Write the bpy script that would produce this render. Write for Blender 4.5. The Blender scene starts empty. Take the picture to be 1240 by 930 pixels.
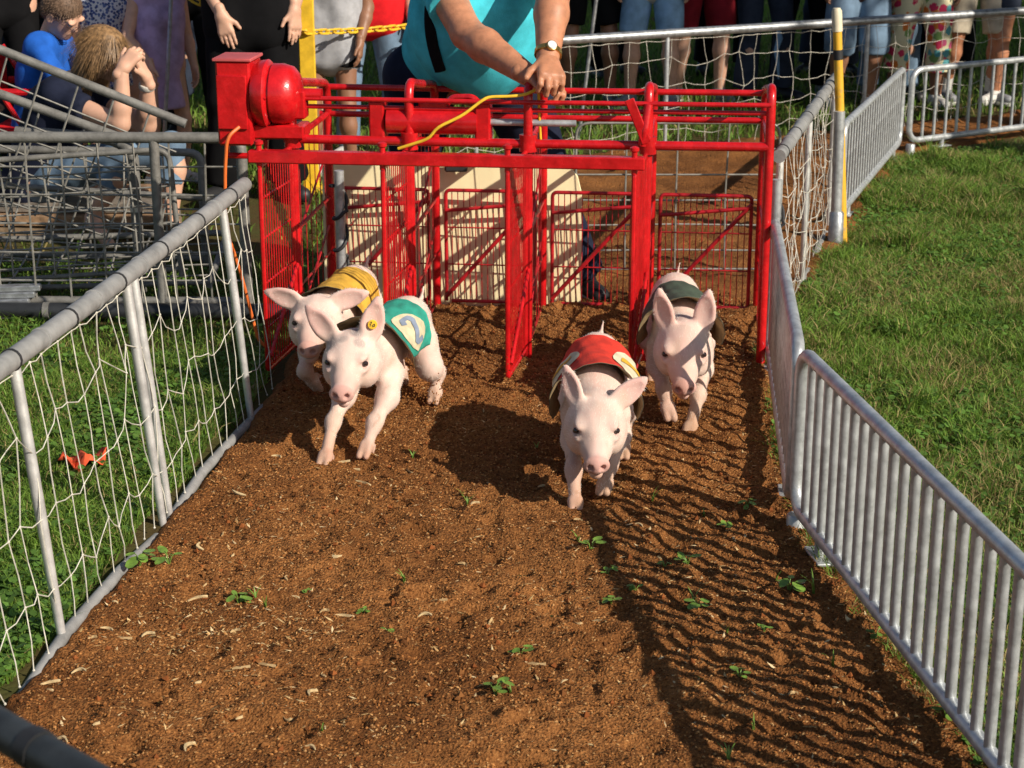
import bpy, math, random
import numpy as np
from mathutils import Vector, Matrix
random.seed(7)
RNG = np.random.default_rng(11)
PI = math.pi
R = math.radians
SC = bpy.context.scene
COL = SC.collection

# ------------------------------------------------------------------ camera
H = 1.9
TILT = R(17.27)
FPX = 2200.0
cam = bpy.data.cameras.new('camera')
cam.sensor_width = 36.0
cam.lens = 36.0 * FPX / 1240.0
cam.clip_start = 0.05
cam.clip_end = 2000
camo = bpy.data.objects.new('camera', cam)
camo.location = (0, 0, H)
camo.rotation_euler = (PI / 2 - TILT, 0, 0)
cam.dof.use_dof = True
cam.dof.focus_distance = 5.3
cam.dof.aperture_fstop = 9.0
COL.objects.link(camo)
SC.camera = camo

# ------------------------------------------------------------------ light
SUN = Vector((1.26, -1.0, 1.0)).normalized()
wd = bpy.data.worlds.new('World')
SC.world = wd
wd.use_nodes = True
nt = wd.node_tree
sky = nt.nodes.new('ShaderNodeTexSky')
sky.sky_type = 'NISHITA'
sky.sun_disc = False
sky.sun_elevation = math.asin(SUN.z)
sky.sun_rotation = math.atan2(SUN.x, SUN.y)
bg = nt.nodes['Background']
bg.inputs['Strength'].default_value = 0.07
nt.links.new(sky.outputs[0], bg.inputs['Color'])
sl = bpy.data.lights.new('sun', 'SUN')
sl.energy = 4.6
sl.angle = R(0.53)
sl.color = (1.0, 0.90, 0.76)
so = bpy.data.objects.new('sun', sl)
so.rotation_euler = (-SUN).to_track_quat('-Z', 'Y').to_euler()
so.location = (12, -10, 12)
COL.objects.link(so)
SC.view_settings.view_transform = 'Standard'
SC.view_settings.look = 'None'
SC.view_settings.gamma = 1.0
SC.view_settings.exposure = 0.3
SC.view_settings.use_curve_mapping = False

# ------------------------------------------------------------------ helpers
def vec(*a):
    return np.array(a, float)
def nrm(a):
    a = np.asarray(a, float)
    return a / (np.linalg.norm(a) + 1e-12)
def ray(px, py):
    x = (px - 620) / FPX; y = -(py - 465) / FPX
    c, s = math.cos(TILT), math.sin(TILT)
    return vec(x, c + y * s, -s + y * c)
def G(px, py, z=0.0):
    r = ray(px, py); t = (z - H) / r[2]
    return vec(0, 0, H) + r * t
def W(px, py, Y):
    r = ray(px, py)
    return vec(0, 0, H) + r * (Y / r[1])

def tag(o, label=None, cat=None, group=None, kind=None):
    if label: o['label'] = label
    if cat: o['category'] = cat
    if group: o['group'] = group
    if kind: o['kind'] = kind
    return o
def empty(name, loc=(0, 0, 0), rz=0.0, scale=1.0):
    o = bpy.data.objects.new(name, None)
    o.empty_display_size = 0.1
    o.location = loc
    o.rotation_euler = (0, 0, rz)
    o.scale = (scale,) * 3
    COL.objects.link(o)
    return o
def link(name, me, parent=None, mats=None):
    o = bpy.data.objects.new(name, me)
    COL.objects.link(o)
    if parent is not None: o.parent = parent
    if mats is not None:
        for m in (mats if isinstance(mats, (list, tuple)) else [mats]):
            me.materials.append(m)
    return o
def npmesh(name, V, F, smooth=False, mi=None, tint=None):
    """V (n,3); F (m,k) integer array or list of such arrays"""
    Fs = F if isinstance(F, list) else [F]
    me = bpy.data.meshes.new(name)
    V = np.ascontiguousarray(V, dtype=np.float32)
    me.vertices.add(len(V)); me.vertices.foreach_set('co', V.ravel())
    li = np.concatenate([f.ravel() for f in Fs]).astype(np.int32)
    tot = np.concatenate([np.full(len(f), f.shape[1]) for f in Fs])
    st = np.concatenate([[0], np.cumsum(tot)[:-1]]).astype(np.int32)
    me.loops.add(len(li)); me.loops.foreach_set('vertex_index', li)
    me.polygons.add(len(st)); me.polygons.foreach_set('loop_start', st)
    me.polygons.foreach_set('use_smooth', np.full(len(st), smooth))
    if mi is not None: me.polygons.foreach_set('material_index', np.asarray(mi, np.int32))
    me.update(calc_edges=True)
    if tint is not None:
        a = me.color_attributes.new('tint', 'FLOAT_COLOR', 'POINT')
        c = np.ones((len(V), 4), np.float32); c[:, :3] = tint
        a.data.foreach_set('color', c.ravel())
    return me

class MB:
    def __init__(s): s.v = []; s.f = []; s.m = []
    def add(s, V, F, mi=0):
        o = len(s.v)
        s.v += [tuple(map(float, p)) for p in V]
        s.f += [tuple(int(i) + o for i in f) for f in F]
        s.m += [mi] * len(F)
        return s
    def box(s, c, size, M=None, bev=0.0, mi=0):
        hx, hy, hz = [q / 2 for q in size]
        if bev <= 0:
            V = [(x, y, z) for x in (-hx, hx) for y in (-hy, hy) for z in (-hz, hz)]
            F = [(0, 1, 3, 2), (4, 6, 7, 5), (0, 4, 5, 1), (2, 3, 7, 6), (0, 2, 6, 4), (1, 5, 7, 3)]
        else:
            b = min(bev, hx * .9, hy * .9, hz * .9); V = []; idx = {}
            for x in (-1, 1):
                for y in (-1, 1):
                    for z in (-1, 1):
                        for k in range(3):
                            p = [x * hx, y * hy, z * hz]
                            for q in range(3):
                                if q != k: p[q] -= (x, y, z)[q] * b
                            idx[x, y, z, k] = len(V); V.append(tuple(p))
            F = []
            for k in range(3):
                a, c2 = [q for q in range(3) if q != k]
                for sg in (-1, 1):
                    q = []
                    for (i, j) in ((-1, -1), (1, -1), (1, 1), (-1, 1)):
                        t = [0, 0, 0]; t[k] = sg; t[a] = i; t[c2] = j
                        q.append(idx[(*t, k)])
                    F.append(tuple(q))
            for k in range(3):
                a, c2 = [q for q in range(3) if q != k]
                for i in (-1, 1):
                    for j in (-1, 1):
                        q = []
                        for (kk, ee) in ((a, -1), (a, 1), (c2, 1), (c2, -1)):
                            t = [0, 0, 0]; t[k] = ee; t[a] = i; t[c2] = j
                            q.append(idx[(*t, kk)])
                        F.append(tuple(q))
            for x in (-1, 1):
                for y in (-1, 1):
                    for z in (-1, 1): F.append(tuple(idx[x, y, z, k] for k in range(3)))
        V = np.array(V)
        if M is not None: V = V @ np.array(M).T
        return s.add(V + np.asarray(c, float), F, mi)
    def tube(s, P, r, n=10, closed=False, caps=True, mi=0, flat=None):
        P = np.asarray(P, float); m = len(P)
        rr = np.full(m, r) if np.isscalar(r) else np.asarray(r, float)
        T = np.zeros_like(P)
        for i in range(m):
            a = P[(i - 1) % m] if (closed or i > 0) else P[i]
            b = P[(i + 1) % m] if (closed or i < m - 1) else P[i]
            T[i] = nrm(b - a)
        u = np.cross(T[0], (0, 0, 1.0))
        if np.linalg.norm(u) < 1e-3: u = np.cross(T[0], (1.0, 0, 0))
        u = nrm(u); V = []
        for i in range(m):
            u = nrm(u - T[i] * np.dot(u, T[i])); w = np.cross(T[i], u)
            for k in range(n):
                a = 2 * PI * k / n
                ca, sa = math.cos(a), math.sin(a)
                if flat: sa *= flat
                V.append(P[i] + rr[i] * (ca * u + sa * w))
        F = []
        for i in range(m if closed else m - 1):
            j = (i + 1) % m
            for k in range(n):
                l = (k + 1) % n
                F.append((i * n + k, i * n + l, j * n + l, j * n + k))
        if caps and not closed:
            F.append(tuple(reversed(range(n)))); F.append(tuple(range((m - 1) * n, m * n)))
        return s.add(V, F, mi)
    def lathe(s, prof, c, axis=(0, 0, 1), n=24, mi=0):
        ax = nrm(axis); u = np.cross(ax, (0, 0, 1.0))
        if np.linalg.norm(u) < 1e-3: u = vec(1, 0, 0)
        u = nrm(u); w = np.cross(ax, u); V = []
        for (t, r) in prof:
            for k in range(n):
                a = 2 * PI * k / n
                V.append(np.asarray(c, float) + ax * t + max(r, 1e-4) * (math.cos(a) * u + math.sin(a) * w))
        F = []
        for i in range(len(prof) - 1):
            for k in range(n):
                l = (k + 1) % n
                F.append((i * n + k, i * n + l, (i + 1) * n + l, (i + 1) * n + k))
        F.append(tuple(reversed(range(n)))); F.append(tuple(range((len(prof) - 1) * n, len(prof) * n)))
        return s.add(V, F, mi)
    def mesh(s, name, smooth=True):
        me = bpy.data.meshes.new(name)
        me.from_pydata(s.v, [], s.f)
        me.polygons.foreach_set('material_index', s.m)
        if smooth:
            me.polygons.foreach_set('use_smooth', [True] * len(s.f))
            me.update()
            try: me.set_sharp_from_angle(angle=R(40))
            except Exception: pass
        me.update()
        return me
    def build(s, name, m, parent=None, smooth=True):
        return link(name, s.mesh(name, smooth), parent, m)

def bend(P, rad, n=5):
    """round the corners of a polyline"""
    P = [np.asarray(p, float) for p in P]; out = [P[0]]
    for i in range(1, len(P) - 1):
        a, b, c = P[i - 1], P[i], P[i + 1]
        d0 = min(rad, np.linalg.norm(a - b) * .49); d1 = min(rad, np.linalg.norm(c - b) * .49)
        p0 = b + nrm(a - b) * d0; p1 = b + nrm(c - b) * d1
        for k in range(n + 1):
            t = k / n
            out.append((1 - t) ** 2 * p0 + 2 * t * (1 - t) * b + t * t * p1)
    out.append(P[-1])
    return out

# numpy noise ------------------------------------------------------
_T = RNG.random((256, 256)).astype(np.float32)
def vnoise(x, y):
    xi = np.floor(x).astype(int); yi = np.floor(y).astype(int)
    fx = x - xi; fy = y - yi
    fx = fx * fx * (3 - 2 * fx); fy = fy * fy * (3 - 2 * fy)
    a = _T[xi & 255, yi & 255]; b = _T[(xi + 1) & 255, yi & 255]
    c = _T[xi & 255, (yi + 1) & 255]; d = _T[(xi + 1) & 255, (yi + 1) & 255]
    return (a * (1 - fx) + b * fx) * (1 - fy) + (c * (1 - fx) + d * fx) * fy
def fbm(x, y, o=4):
    s = 0; a = .5
    for k in range(o):
        s = s + a * vnoise(x * 2 ** k + 17.3 * k, y * 2 ** k + 5.1 * k); a *= .5
    return s
def wob(P, f, ph=0.0):
    return (np.sin(P[:, 0] * f + ph + 1.7 * np.sin(P[:, 2] * f * .7 + ph)) + np.sin(P[:, 1] * f * 1.1 + 2.1 + 1.3 * np.sin(P[:, 0] * f * .8))
            + np.sin(P[:, 2] * f * .6 + 4 + ph + 1.5 * np.sin(P[:, 1] * f * .9))) / 3

# SDF modelling ----------------------------------------------------
class SDF:
    def __init__(s): s.p = []
    def cap(s, a, b, ra, rb=None, k=.03, sub=False, flat=False):
        s.p.append(('c', np.asarray(a, float), np.asarray(b, float), ra, ra if rb is None else rb, k, sub, flat)); return s
    def ell(s, c, r, k=.03, sub=False, M=None):
        s.p.append(('e', np.asarray(c, float), np.asarray(r, float), np.eye(3) if M is None else np.array(M, float), None, k, sub, False)); return s
    def chain(s, P, rs, k=.03):
        for i in range(len(P) - 1): s.cap(P[i], P[i + 1], rs[i], rs[i + 1], k)
        return s
    def mesh(s, h):
        lo = np.full(3, 1e9); hi = -lo; bb = []
        for q in s.p:
            if q[0] == 'c':
                r = max(q[3], q[4]); a = np.minimum(q[1], q[2]) - r; b = np.maximum(q[1], q[2]) + r
            else:
                e = np.sqrt(((q[3] * q[2]) ** 2).sum(1)); a = q[1] - e; b = q[1] + e
            bb.append((a, b))
            if not q[6]: lo = np.minimum(lo, a); hi = np.maximum(hi, b)
        lo = lo - 4 * h; hi = hi + 4 * h
        N = np.ceil((hi - lo) / h).astype(int) + 1
        Fd = np.full(N, .25, np.float32)
        ax = [lo[i] + h * np.arange(N[i]) for i in range(3)]
        for q, (a, b) in zip(s.p, bb):
            k = q[5]; mg = k + 3 * h
            i0 = np.clip(np.floor((a - mg - lo) / h).astype(int), 0, N); i1 = np.clip(np.ceil((b + mg - lo) / h).astype(int) + 1, 0, N)
            sl = tuple(slice(i0[i], i1[i]) for i in range(3))
            X = ax[0][sl[0]][:, None, None]; Y = ax[1][sl[1]][None, :, None]; Z = ax[2][sl[2]][None, None, :]
            if q[0] == 'c':
                d = q[2] - q[1]; L = max(float(d @ d), 1e-9)
                t0 = ((X - q[1][0]) * d[0] + (Y - q[1][1]) * d[1] + (Z - q[1][2]) * d[2]) / L
                t = np.clip(t0, 0, 1)
                D = np.sqrt((X - q[1][0] - t * d[0]) ** 2 + (Y - q[1][1] - t * d[1]) ** 2 + (Z - q[1][2] - t * d[2]) ** 2) - (q[3] + t * (q[4] - q[3]))
                if q[7]: D = np.maximum(D, (t0 - 1) * math.sqrt(L))
            else:
                M = q[3]; r = q[2]
                p = [((X - q[1][0]) * M[0, i] + (Y - q[1][1]) * M[1, i] + (Z - q[1][2]) * M[2, i]) for i in range(3)]
                k0 = np.sqrt(sum((p[i] / r[i]) ** 2 for i in range(3))); k1 = np.sqrt(sum((p[i] / r[i] ** 2) ** 2 for i in range(3)))
                D = k0 * (k0 - 1) / (k1 + 1e-6)
            A = Fd[sl]
            if q[6]:
                hh = np.maximum(k - np.abs(-D - A), 0) / k
                Fd[sl] = np.maximum(A, -D) + hh * hh * k * .25
            else:
                hh = np.maximum(k - np.abs(A - D), 0) / k
                Fd[sl] = np.minimum(A, D) - hh * hh * k * .25
        return surfnet(Fd, lo, h)
def surfnet(Fd, lo, h):
    S = Fd < 0
    c = [S[i:S.shape[0] - 1 + i, j:S.shape[1] - 1 + j, k:S.shape[2] - 1 + k] for i in (0, 1) for j in (0, 1) for k in (0, 1)]
    cnt = sum(x.astype(np.int8) for x in c)
    I = np.argwhere((cnt > 0) & (cnt < 8))
    vid = np.full(cnt.shape, -1, np.int32); vid[I[:, 0], I[:, 1], I[:, 2]] = np.arange(len(I))
    acc = np.zeros((len(I), 3)); n = np.zeros(len(I))
    for a in range(3):
        o = [q for q in range(3) if q != a]
        for u in (0, 1):
            for w in (0, 1):
                A = I.copy(); A[:, o[0]] += u; A[:, o[1]] += w
                B = A.copy(); B[:, a] += 1
                fa = Fd[A[:, 0], A[:, 1], A[:, 2]].astype(float); fb = Fd[B[:, 0], B[:, 1], B[:, 2]].astype(float)
                m = (fa < 0) != (fb < 0)
                t = np.where(m, fa / np.where(m, fa - fb, 1), 0)
                P = A.astype(float); P[:, a] += t
                acc[m] += P[m]; n[m] += 1
    V = acc / n[:, None] * h + lo
    Fc = []
    for a in range(3):
        o = [(a + 1) % 3, (a + 2) % 3]
        s0 = [slice(None)] * 3; s1 = [slice(None)] * 3
        s0[a] = slice(0, -1); s1[a] = slice(1, None)
        E = np.argwhere(S[tuple(s0)] != S[tuple(s1)])
        E = E[(E[:, o[0]] > 0) & (E[:, o[1]] > 0)]
        E = E[(E[:, o[0]] < S.shape[o[0]] - 1) & (E[:, o[1]] < S.shape[o[1]] - 1)]
        q = []
        for (u, w) in ((-1, -1), (0, -1), (0, 0), (-1, 0)):
            K = E.copy(); K[:, o[0]] += u; K[:, o[1]] += w
            q.append(vid[K[:, 0], K[:, 1], K[:, 2]])
        Q = np.stack(q, 1)
        fl = ~S[E[:, 0], E[:, 1], E[:, 2]]
        Q[fl] = Q[fl][:, ::-1]
        Fc.append(Q)
    Fc = np.concatenate(Fc)
    return V, Fc[(Fc >= 0).all(1)]
def vnormals(V, F):
    n = np.cross(V[F[:, 2]] - V[F[:, 0]], V[F[:, 3]] - V[F[:, 1]])
    N = np.zeros_like(V)
    for k in range(4): np.add.at(N, F[:, k], n)
    return N / (np.linalg.norm(N, axis=1)[:, None] + 1e-12)
def joinVF(parts):
    V = []; F = []; o = 0
    for v, f in parts: V.append(v); F.append(f + o); o += len(v)
    return np.concatenate(V), np.concatenate(F)

# materials ----------------------------------------------------------
_M = {}
def mat(name, col, rough=.6, metal=0.0, var=.15, vs=8.0, bump=0.0, bs=60.0, col2=None, sss=0.0, spec=.5, sheen=0.0, coat=0.0, tint=False, w2=None, rvar=0.0):
    if name in _M: return _M[name]
    m = bpy.data.materials.new(name); m.use_nodes = True
    t = m.node_tree; b = t.nodes['Principled BSDF']; L = t.links.new
    co = t.nodes.new('ShaderNodeTexCoord')
    if tint:
        at = t.nodes.new('ShaderNodeAttribute'); at.attribute_name = 'tint'
        src = at.outputs['Color']
    else:
        n = t.nodes.new('ShaderNodeTexNoise'); n.inputs['Scale'].default_value = vs; n.inputs['Detail'].default_value = 6; n.inputs['Roughness'].default_value = .6
        L(co.outputs['Object'], n.inputs['Vector'])
        rp = t.nodes.new('ShaderNodeValToRGB')
        c2 = col2 if col2 else tuple(c * (1 - 2 * var) for c in col)
        rp.color_ramp.elements[0].position = .32; rp.color_ramp.elements[0].color = (*c2, 1)
        rp.color_ramp.elements[1].position = w2 or .62; rp.color_ramp.elements[1].color = (*[min(1, c * (1 + (0 if col2 else var * .6))) for c in col], 1)
        L(n.outputs['Fac'], rp.inputs['Fac']); src = rp.outputs['Color']
        if rvar:
            mp = t.nodes.new('ShaderNodeMapRange'); mp.inputs['To Min'].default_value = max(.02, rough - rvar); mp.inputs['To Max'].default_value = min(1, rough + rvar)
            L(n.outputs['Fac'], mp.inputs['Value']); L(mp.outputs[0], b.inputs['Roughness'])
    L(src, b.inputs['Base Color'])
    if not rvar: b.inputs['Roughness'].default_value = rough
    b.inputs['Metallic'].default_value = metal
    b.inputs['Specular IOR Level'].default_value = spec
    if sss:
        b.inputs['Subsurface Weight'].default_value = sss; b.inputs['Subsurface Radius'].default_value = (1, .35, .2); b.inputs['Subsurface Scale'].default_value = .008
    if sheen: b.inputs['Sheen Weight'].default_value = sheen
    if coat: b.inputs['Coat Weight'].default_value = coat; b.inputs['Coat Roughness'].default_value = .1
    if bump:
        n2 = t.nodes.new('ShaderNodeTexNoise'); n2.inputs['Scale'].default_value = bs; n2.inputs['Detail'].default_value = 5
        L(co.outputs['Object'], n2.inputs['Vector'])
        bp = t.nodes.new('ShaderNodeBump'); bp.inputs['Strength'].default_value = bump; bp.inputs['Distance'].default_value = .01
        L(n2.outputs['Fac'], bp.inputs['Height']); L(bp.outputs[0], b.inputs['Normal'])
    _M[name] = m
    return m
def floral(name, base, cols, scale, size):
    """printed cotton: flower-like spots from distorted cells"""
    m = bpy.data.materials.new(name); m.use_nodes = True
    t = m.node_tree; b = t.nodes['Principled BSDF']; L = t.links.new
    co = t.nodes.new('ShaderNodeTexCoord')
    vo = t.nodes.new('ShaderNodeTexVoronoi'); vo.inputs['Scale'].default_value = scale
    no = t.nodes.new('ShaderNodeTexNoise'); no.inputs['Scale'].default_value = scale * 2.2
    mx = t.nodes.new('ShaderNodeVectorMath'); mx.operation = 'MULTIPLY_ADD'
    mx.inputs[1].default_value = (.45 / scale,) * 3
    L(co.outputs['Object'], mx.inputs[2]); L(no.outputs['Color'], mx.inputs[0]); L(mx.outputs[0], vo.inputs['Vector'])
    cr = t.nodes.new('ShaderNodeValToRGB'); cr.color_ramp.interpolation = 'CONSTANT'
    e = cr.color_ramp.elements
    while len(e) < len(cols): e.new(.5)
    for i, c in enumerate(cols): e[i].position = i / len(cols); e[i].color = (*c, 1)
    sp = t.nodes.new('ShaderNodeSeparateColor'); L(vo.outputs['Color'], sp.inputs[0]); L(sp.outputs[0], cr.inputs['Fac'])
    th = t.nodes.new('ShaderNodeMath'); th.operation = 'LESS_THAN'; th.inputs[1].default_value = size
    L(vo.outputs['Distance'], th.inputs[0])
    mi = t.nodes.new('ShaderNodeMix'); mi.data_type = 'RGBA'
    mi.inputs[6].default_value = (*base, 1); L(cr.outputs[0], mi.inputs[7]); L(th.outputs[0], mi.inputs[0])
    L(mi.outputs[2], b.inputs['Base Color']); b.inputs['Roughness'].default_value = .85
    return m

M_GALV = mat('galvanised steel', (.42, .44, .46), .45, .75, .18, 30, .06, 220, rvar=.12)
M_ALU = mat('dull galvanised aluminium', (.52, .545, .56), .40, .5, .16, 25, .08, 160, rvar=.12)
M_WHITE = mat('bright aluminium tube', (.80, .80, .79), .33, .55, .12, 20, .04, 150, rvar=.1)
M_GREYPIPE = mat('grey plastic pipe', (.27, .27, .265), .55, 0, .16, 14, .1, 90)
M_DARKPIPE = mat('weathered dark pipe', (.20, .195, .18), .6, .2, .2, 20, .15, 120)
M_BLACK = mat('black rubber', (.02, .02, .022), .6, 0, .2, 20)
M_WIRE = mat('dull steel wire', (.30, .29, .26), .55, .4, .2, 25)
M_NET = mat('white net cord', (.60, .57, .49), .85, 0, .18, 30)
M_RED = mat('glossy red paint', (.55, .009, .012), .26, 0, .16, 16, .12, 70, coat=.2, rvar=.12)
M_REDW = mat('worn red paint', (.42, .010, .016), .4, 0, .3, 14, .15, 60)
M_CREAM = mat('cream painted plywood', (.90, .79, .48), .7, 0, .06, 6, .05, 30)
M_YEL = mat('yellow plastic', (.80, .50, .03), .45, 0, .12, 18)
M_YPOLE = mat('chipped yellow paint', (.72, .40, .03), .5, 0, .2, 20, .1, 60, col2=(.45, .30, .10), w2=.42)
M_ORANGE = mat('orange cord jacket', (.80, .17, .03), .5)

def box_obj(name, c, size, m, parent=None, bev=.004, M=None):
    return MB().box(c, size, M, bev).build(name, m, parent)

# ================================================================== GROUND
TRACK = np.array([(-1.37, 1.8), (-.83, 6.0), (-.80, 7.0), (-.62, 8.0), (-.25, 10.3), (.2, 10.55), (3.9, 12.55), (4.0, 12.0),
                  (2.33, 10.75), (1.52, 8.2), (.97, 6.5), (.83, 4.76), (1.06, 3.0), (1.22, 1.8)])
def polysd(X, Y, P=TRACK):
    d = np.full(X.shape, 1e9); ins = np.zeros(X.shape, bool)
    for i in range(len(P)):
        a = P[i]; b = P[(i + 1) % len(P)]; e = b - a
        t = np.clip(((X - a[0]) * e[0] + (Y - a[1]) * e[1]) / (e @ e), 0, 1)
        d = np.minimum(d, np.hypot(X - a[0] - t * e[0], Y - a[1] - t * e[1]))
        c = ((a[1] <= Y) & (b[1] > Y)) | ((b[1] <= Y) & (a[1] > Y))
        ins ^= c & (X < (b[0] - a[0]) * (Y - a[1]) / (b[1] - a[1] + 1e-12) + a[0])
    return np.where(ins, d, -d)          # positive inside
PITS = [(RNG.uniform(-1.0, .85), RNG.uniform(2.9, 8.5), RNG.uniform(.018, .042), RNG.uniform(.007, .022)) for _ in range(300)]
def soil_h(X, Y):
    sd = polysd(X, Y)
    z = .018 + .034 * (fbm(X * 3.1 + 4, Y * 3.1) - .5) + .034 * (fbm(X * 13 + 3, Y * 13, 3) - .5) + .024 * (fbm(X * 48, Y * 48, 3) - .5)
    lump = np.clip(fbm(X * 8 + 40, Y * 8 + 9, 3) - .5, 0, 1)
    rough = np.clip((Y - 5.2) * .6, 0, 1) * np.clip((X + 1.2), .3, 1)
    z = z + lump * .07 * (.35 + rough)
    z = z + .03 * np.exp(-((Y - 6.95) / .2) ** 2) * (np.abs(X - .05) < 1)      # heap kicked up under the gate
    for (a, b, r, dp) in PITS:
        q = ((X - a) ** 2 + (Y - b) ** 2) / r ** 2
        if q.size > 20: z = z - dp * np.exp(-q) + .35 * dp * np.exp(-((np.sqrt(q) - 1.6) / .5) ** 2)
    edge = sd + .10 * (fbm(X * 5 + 9, Y * 5, 4) - .42)
    return z * np.clip((edge + .03) / .08, 0, 1) - .05 * np.clip((.02 - edge) / .06, 0, 1), sd

def soil_mat():
    m = bpy.data.materials.new('brown dirt'); m.use_nodes = True
    t = m.node_tree; b = t.nodes['Principled BSDF']; L = t.links.new
    co = t.nodes.new('ShaderNodeTexCoord')
    n1 = t.nodes.new('ShaderNodeTexNoise'); n1.inputs['Scale'].default_value = 90; n1.inputs['Detail'].default_value = 8; n1.inputs['Roughness'].default_value = .75
    n2 = t.nodes.new('ShaderNodeTexNoise'); n2.inputs['Scale'].default_value = 2.2; n2.inputs['Detail'].default_value = 4
    vo = t.nodes.new('ShaderNodeTexVoronoi'); vo.inputs['Scale'].default_value = 150
    for n in (n1, n2, vo): L(co.outputs['Object'], n.inputs['Vector'])
    r1 = t.nodes.new('ShaderNodeValToRGB'); e = r1.color_ramp.elements
    e[0].position = .28; e[0].color = (.068, .024, .007, 1); e[1].position = .78; e[1].color = (.52, .25, .082, 1)
    q = e.new(.52); q.color = (.31, .127, .038, 1)
    L(n1.outputs['Fac'], r1.inputs['Fac'])
    r2 = t.nodes.new('ShaderNodeValToRGB'); r2.color_ramp.elements[0].position = .35; r2.color_ramp.elements[0].color = (.52, .48, .45, 1)
    r2.color_ramp.elements[1].position = .65; r2.color_ramp.elements[1].color = (1.0, 1.0, 1.0, 1)
    L(n2.outputs['Fac'], r2.inputs['Fac'])
    mx = t.nodes.new('ShaderNodeMix'); mx.data_type = 'RGBA'; mx.blend_type = 'MULTIPLY'; mx.inputs[0].default_value = 1
    L(r1.outputs[0], mx.inputs[6]); L(r2.outputs[0], mx.inputs[7]); L(mx.outputs[2], b.inputs['Base Color'])
    b.inputs['Roughness'].default_value = .95; b.inputs['Specular IOR Level'].default_value = .15
    ad = t.nodes.new('ShaderNodeMath'); ad.operation = 'ADD'; L(n1.outputs['Fac'], ad.inputs[0]); L(vo.outputs['Distance'], ad.inputs[1])
    bp = t.nodes.new('ShaderNodeBump'); bp.inputs['Strength'].default_value = .65; bp.inputs['Distance'].default_value = .012
    L(ad.outputs[0], bp.inputs['Height']); L(bp.outputs[0], b.inputs['Normal'])
    return m
M_SOIL = soil_mat()

# far sheet
MB().add([(-400, -400, -.012), (400, -400, -.012), (400, 400, -.012), (-400, 400, -.012)], [(0, 1, 2, 3)]).build(
    'ground', mat('turf soil', (.070, .072, .022), .95, 0, .2, 3.0, .6, 60, col2=(.085, .05, .022), spec=.1), None)
tag(bpy.data.objects['ground'], kind='structure')
def track_sheet(name, x0, x1, y0, y1, c):
    xs = np.arange(x0, x1 + c * .5, c); ys = np.arange(y0, y1 + c * .5, c)
    X, Y = np.meshgrid(xs, ys, indexing='ij')
    Z, sd = soil_h(X, Y)
    V = np.stack([X, Y, Z], -1).reshape(-1, 3)
    n, m = X.shape; I = np.arange(n * m).reshape(n, m)
    F = np.stack([I[:-1, :-1], I[1:, :-1], I[1:, 1:], I[:-1, 1:]], -1).reshape(-1, 4)
    keep = (sd.reshape(-1)[F] > -.16).any(1)
    F = F[keep]; u, inv = np.unique(F, return_inverse=True)
    return tag(link(name, npmesh(name, V[u], inv.reshape(-1, 4), True), None, M_SOIL), kind='structure')
track_sheet('dirt_track', -1.4, 1.3, 2.6, 7.2, .012)
track_sheet('dirt_bend', -1.2, 4.1, 7.2, 12.7, .035)

def scat(n, x0, x1, y0, y1, test):
    out = []
    tot = 0
    while tot < n:
        X = RNG.uniform(x0, x1, n * 2); Y = RNG.uniform(y0, y1, n * 2)
        k = (np.abs(X) < .30 * Y + .35) & test(X, Y)
        out.append(np.stack([X[k], Y[k]], 1)); tot += k.sum()
        if not k.any(): break
    return np.concatenate(out)[:n]

# crumbs of soil -------------------------------------------------------
M_TINT = mat('tinted earth', (1, 1, 1), .95, tint=True, spec=.15)
def crumbs(name, P, smin, smax, cols, flat=1.0, elong=1.0):
    n = len(P); s = RNG.uniform(smin, smax, n) ** 1.0
    Z, _ = soil_h(P[:, 0], P[:, 1])
    O = np.array([(1, 0, 0), (-1, 0, 0), (0, 1, 0), (0, -1, 0), (0, 0, 1), (0, 0, -1)], float)
    Fo = np.array([(0, 2, 4), (2, 1, 4), (1, 3, 4), (3, 0, 4), (2, 0, 5), (1, 2, 5), (3, 1, 5), (0, 3, 5)])
    V = np.repeat(O[None], n, 0) * RNG.uniform(.55, 1.2, (n, 6, 1))
    V[:, :, 0] *= elong; V[:, :, 2] *= flat
    a = RNG.uniform(0, 2 * PI, n); tl = RNG.uniform(-.5, .5, n)
    c, q = np.cos(a)[:, None], np.sin(a)[:, None]; ct, st = np.cos(tl)[:, None], np.sin(tl)[:, None]
    x, y, z = V[..., 0] * ct - V[..., 2] * st, V[..., 1], V[..., 0] * st + V[..., 2] * ct
    V = np.stack([x * c - y * q, x * q + y * c, z], -1) * s[:, None, None]
    V += np.stack([P[:, 0], P[:, 1], Z + s * .35 * flat], -1)[:, None, :]
    F = (Fo[None] + (np.arange(n) * 6)[:, None, None]).reshape(-1, 3)
    cols = np.array(cols); ci = RNG.integers(0, len(cols), n)
    T = np.repeat((cols[ci] * RNG.uniform(.7, 1.25, (n, 1)))[:, None, :], 6, 1).reshape(-1, 3)
    return tag(link(name, npmesh(name, V.reshape(-1, 3), F, False, tint=T), None, M_TINT), kind='stuff')
intrack = lambda X, Y: polysd(X, Y) > .03
o = crumbs('soil_crumbs', scat(95000, -1.3, 1.1, 2.9, 7.2, intrack), .0010, .0042, [(.31, .126, .037), (.37, .165, .052), (.10, .036, .011), (.20, .076, .021), (.15, .056, .016), (.42, .23, .09)], .8, 1.5)
tag(o, 'loose crumbs of orange brown soil all over the dirt track', 'soil')
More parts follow.
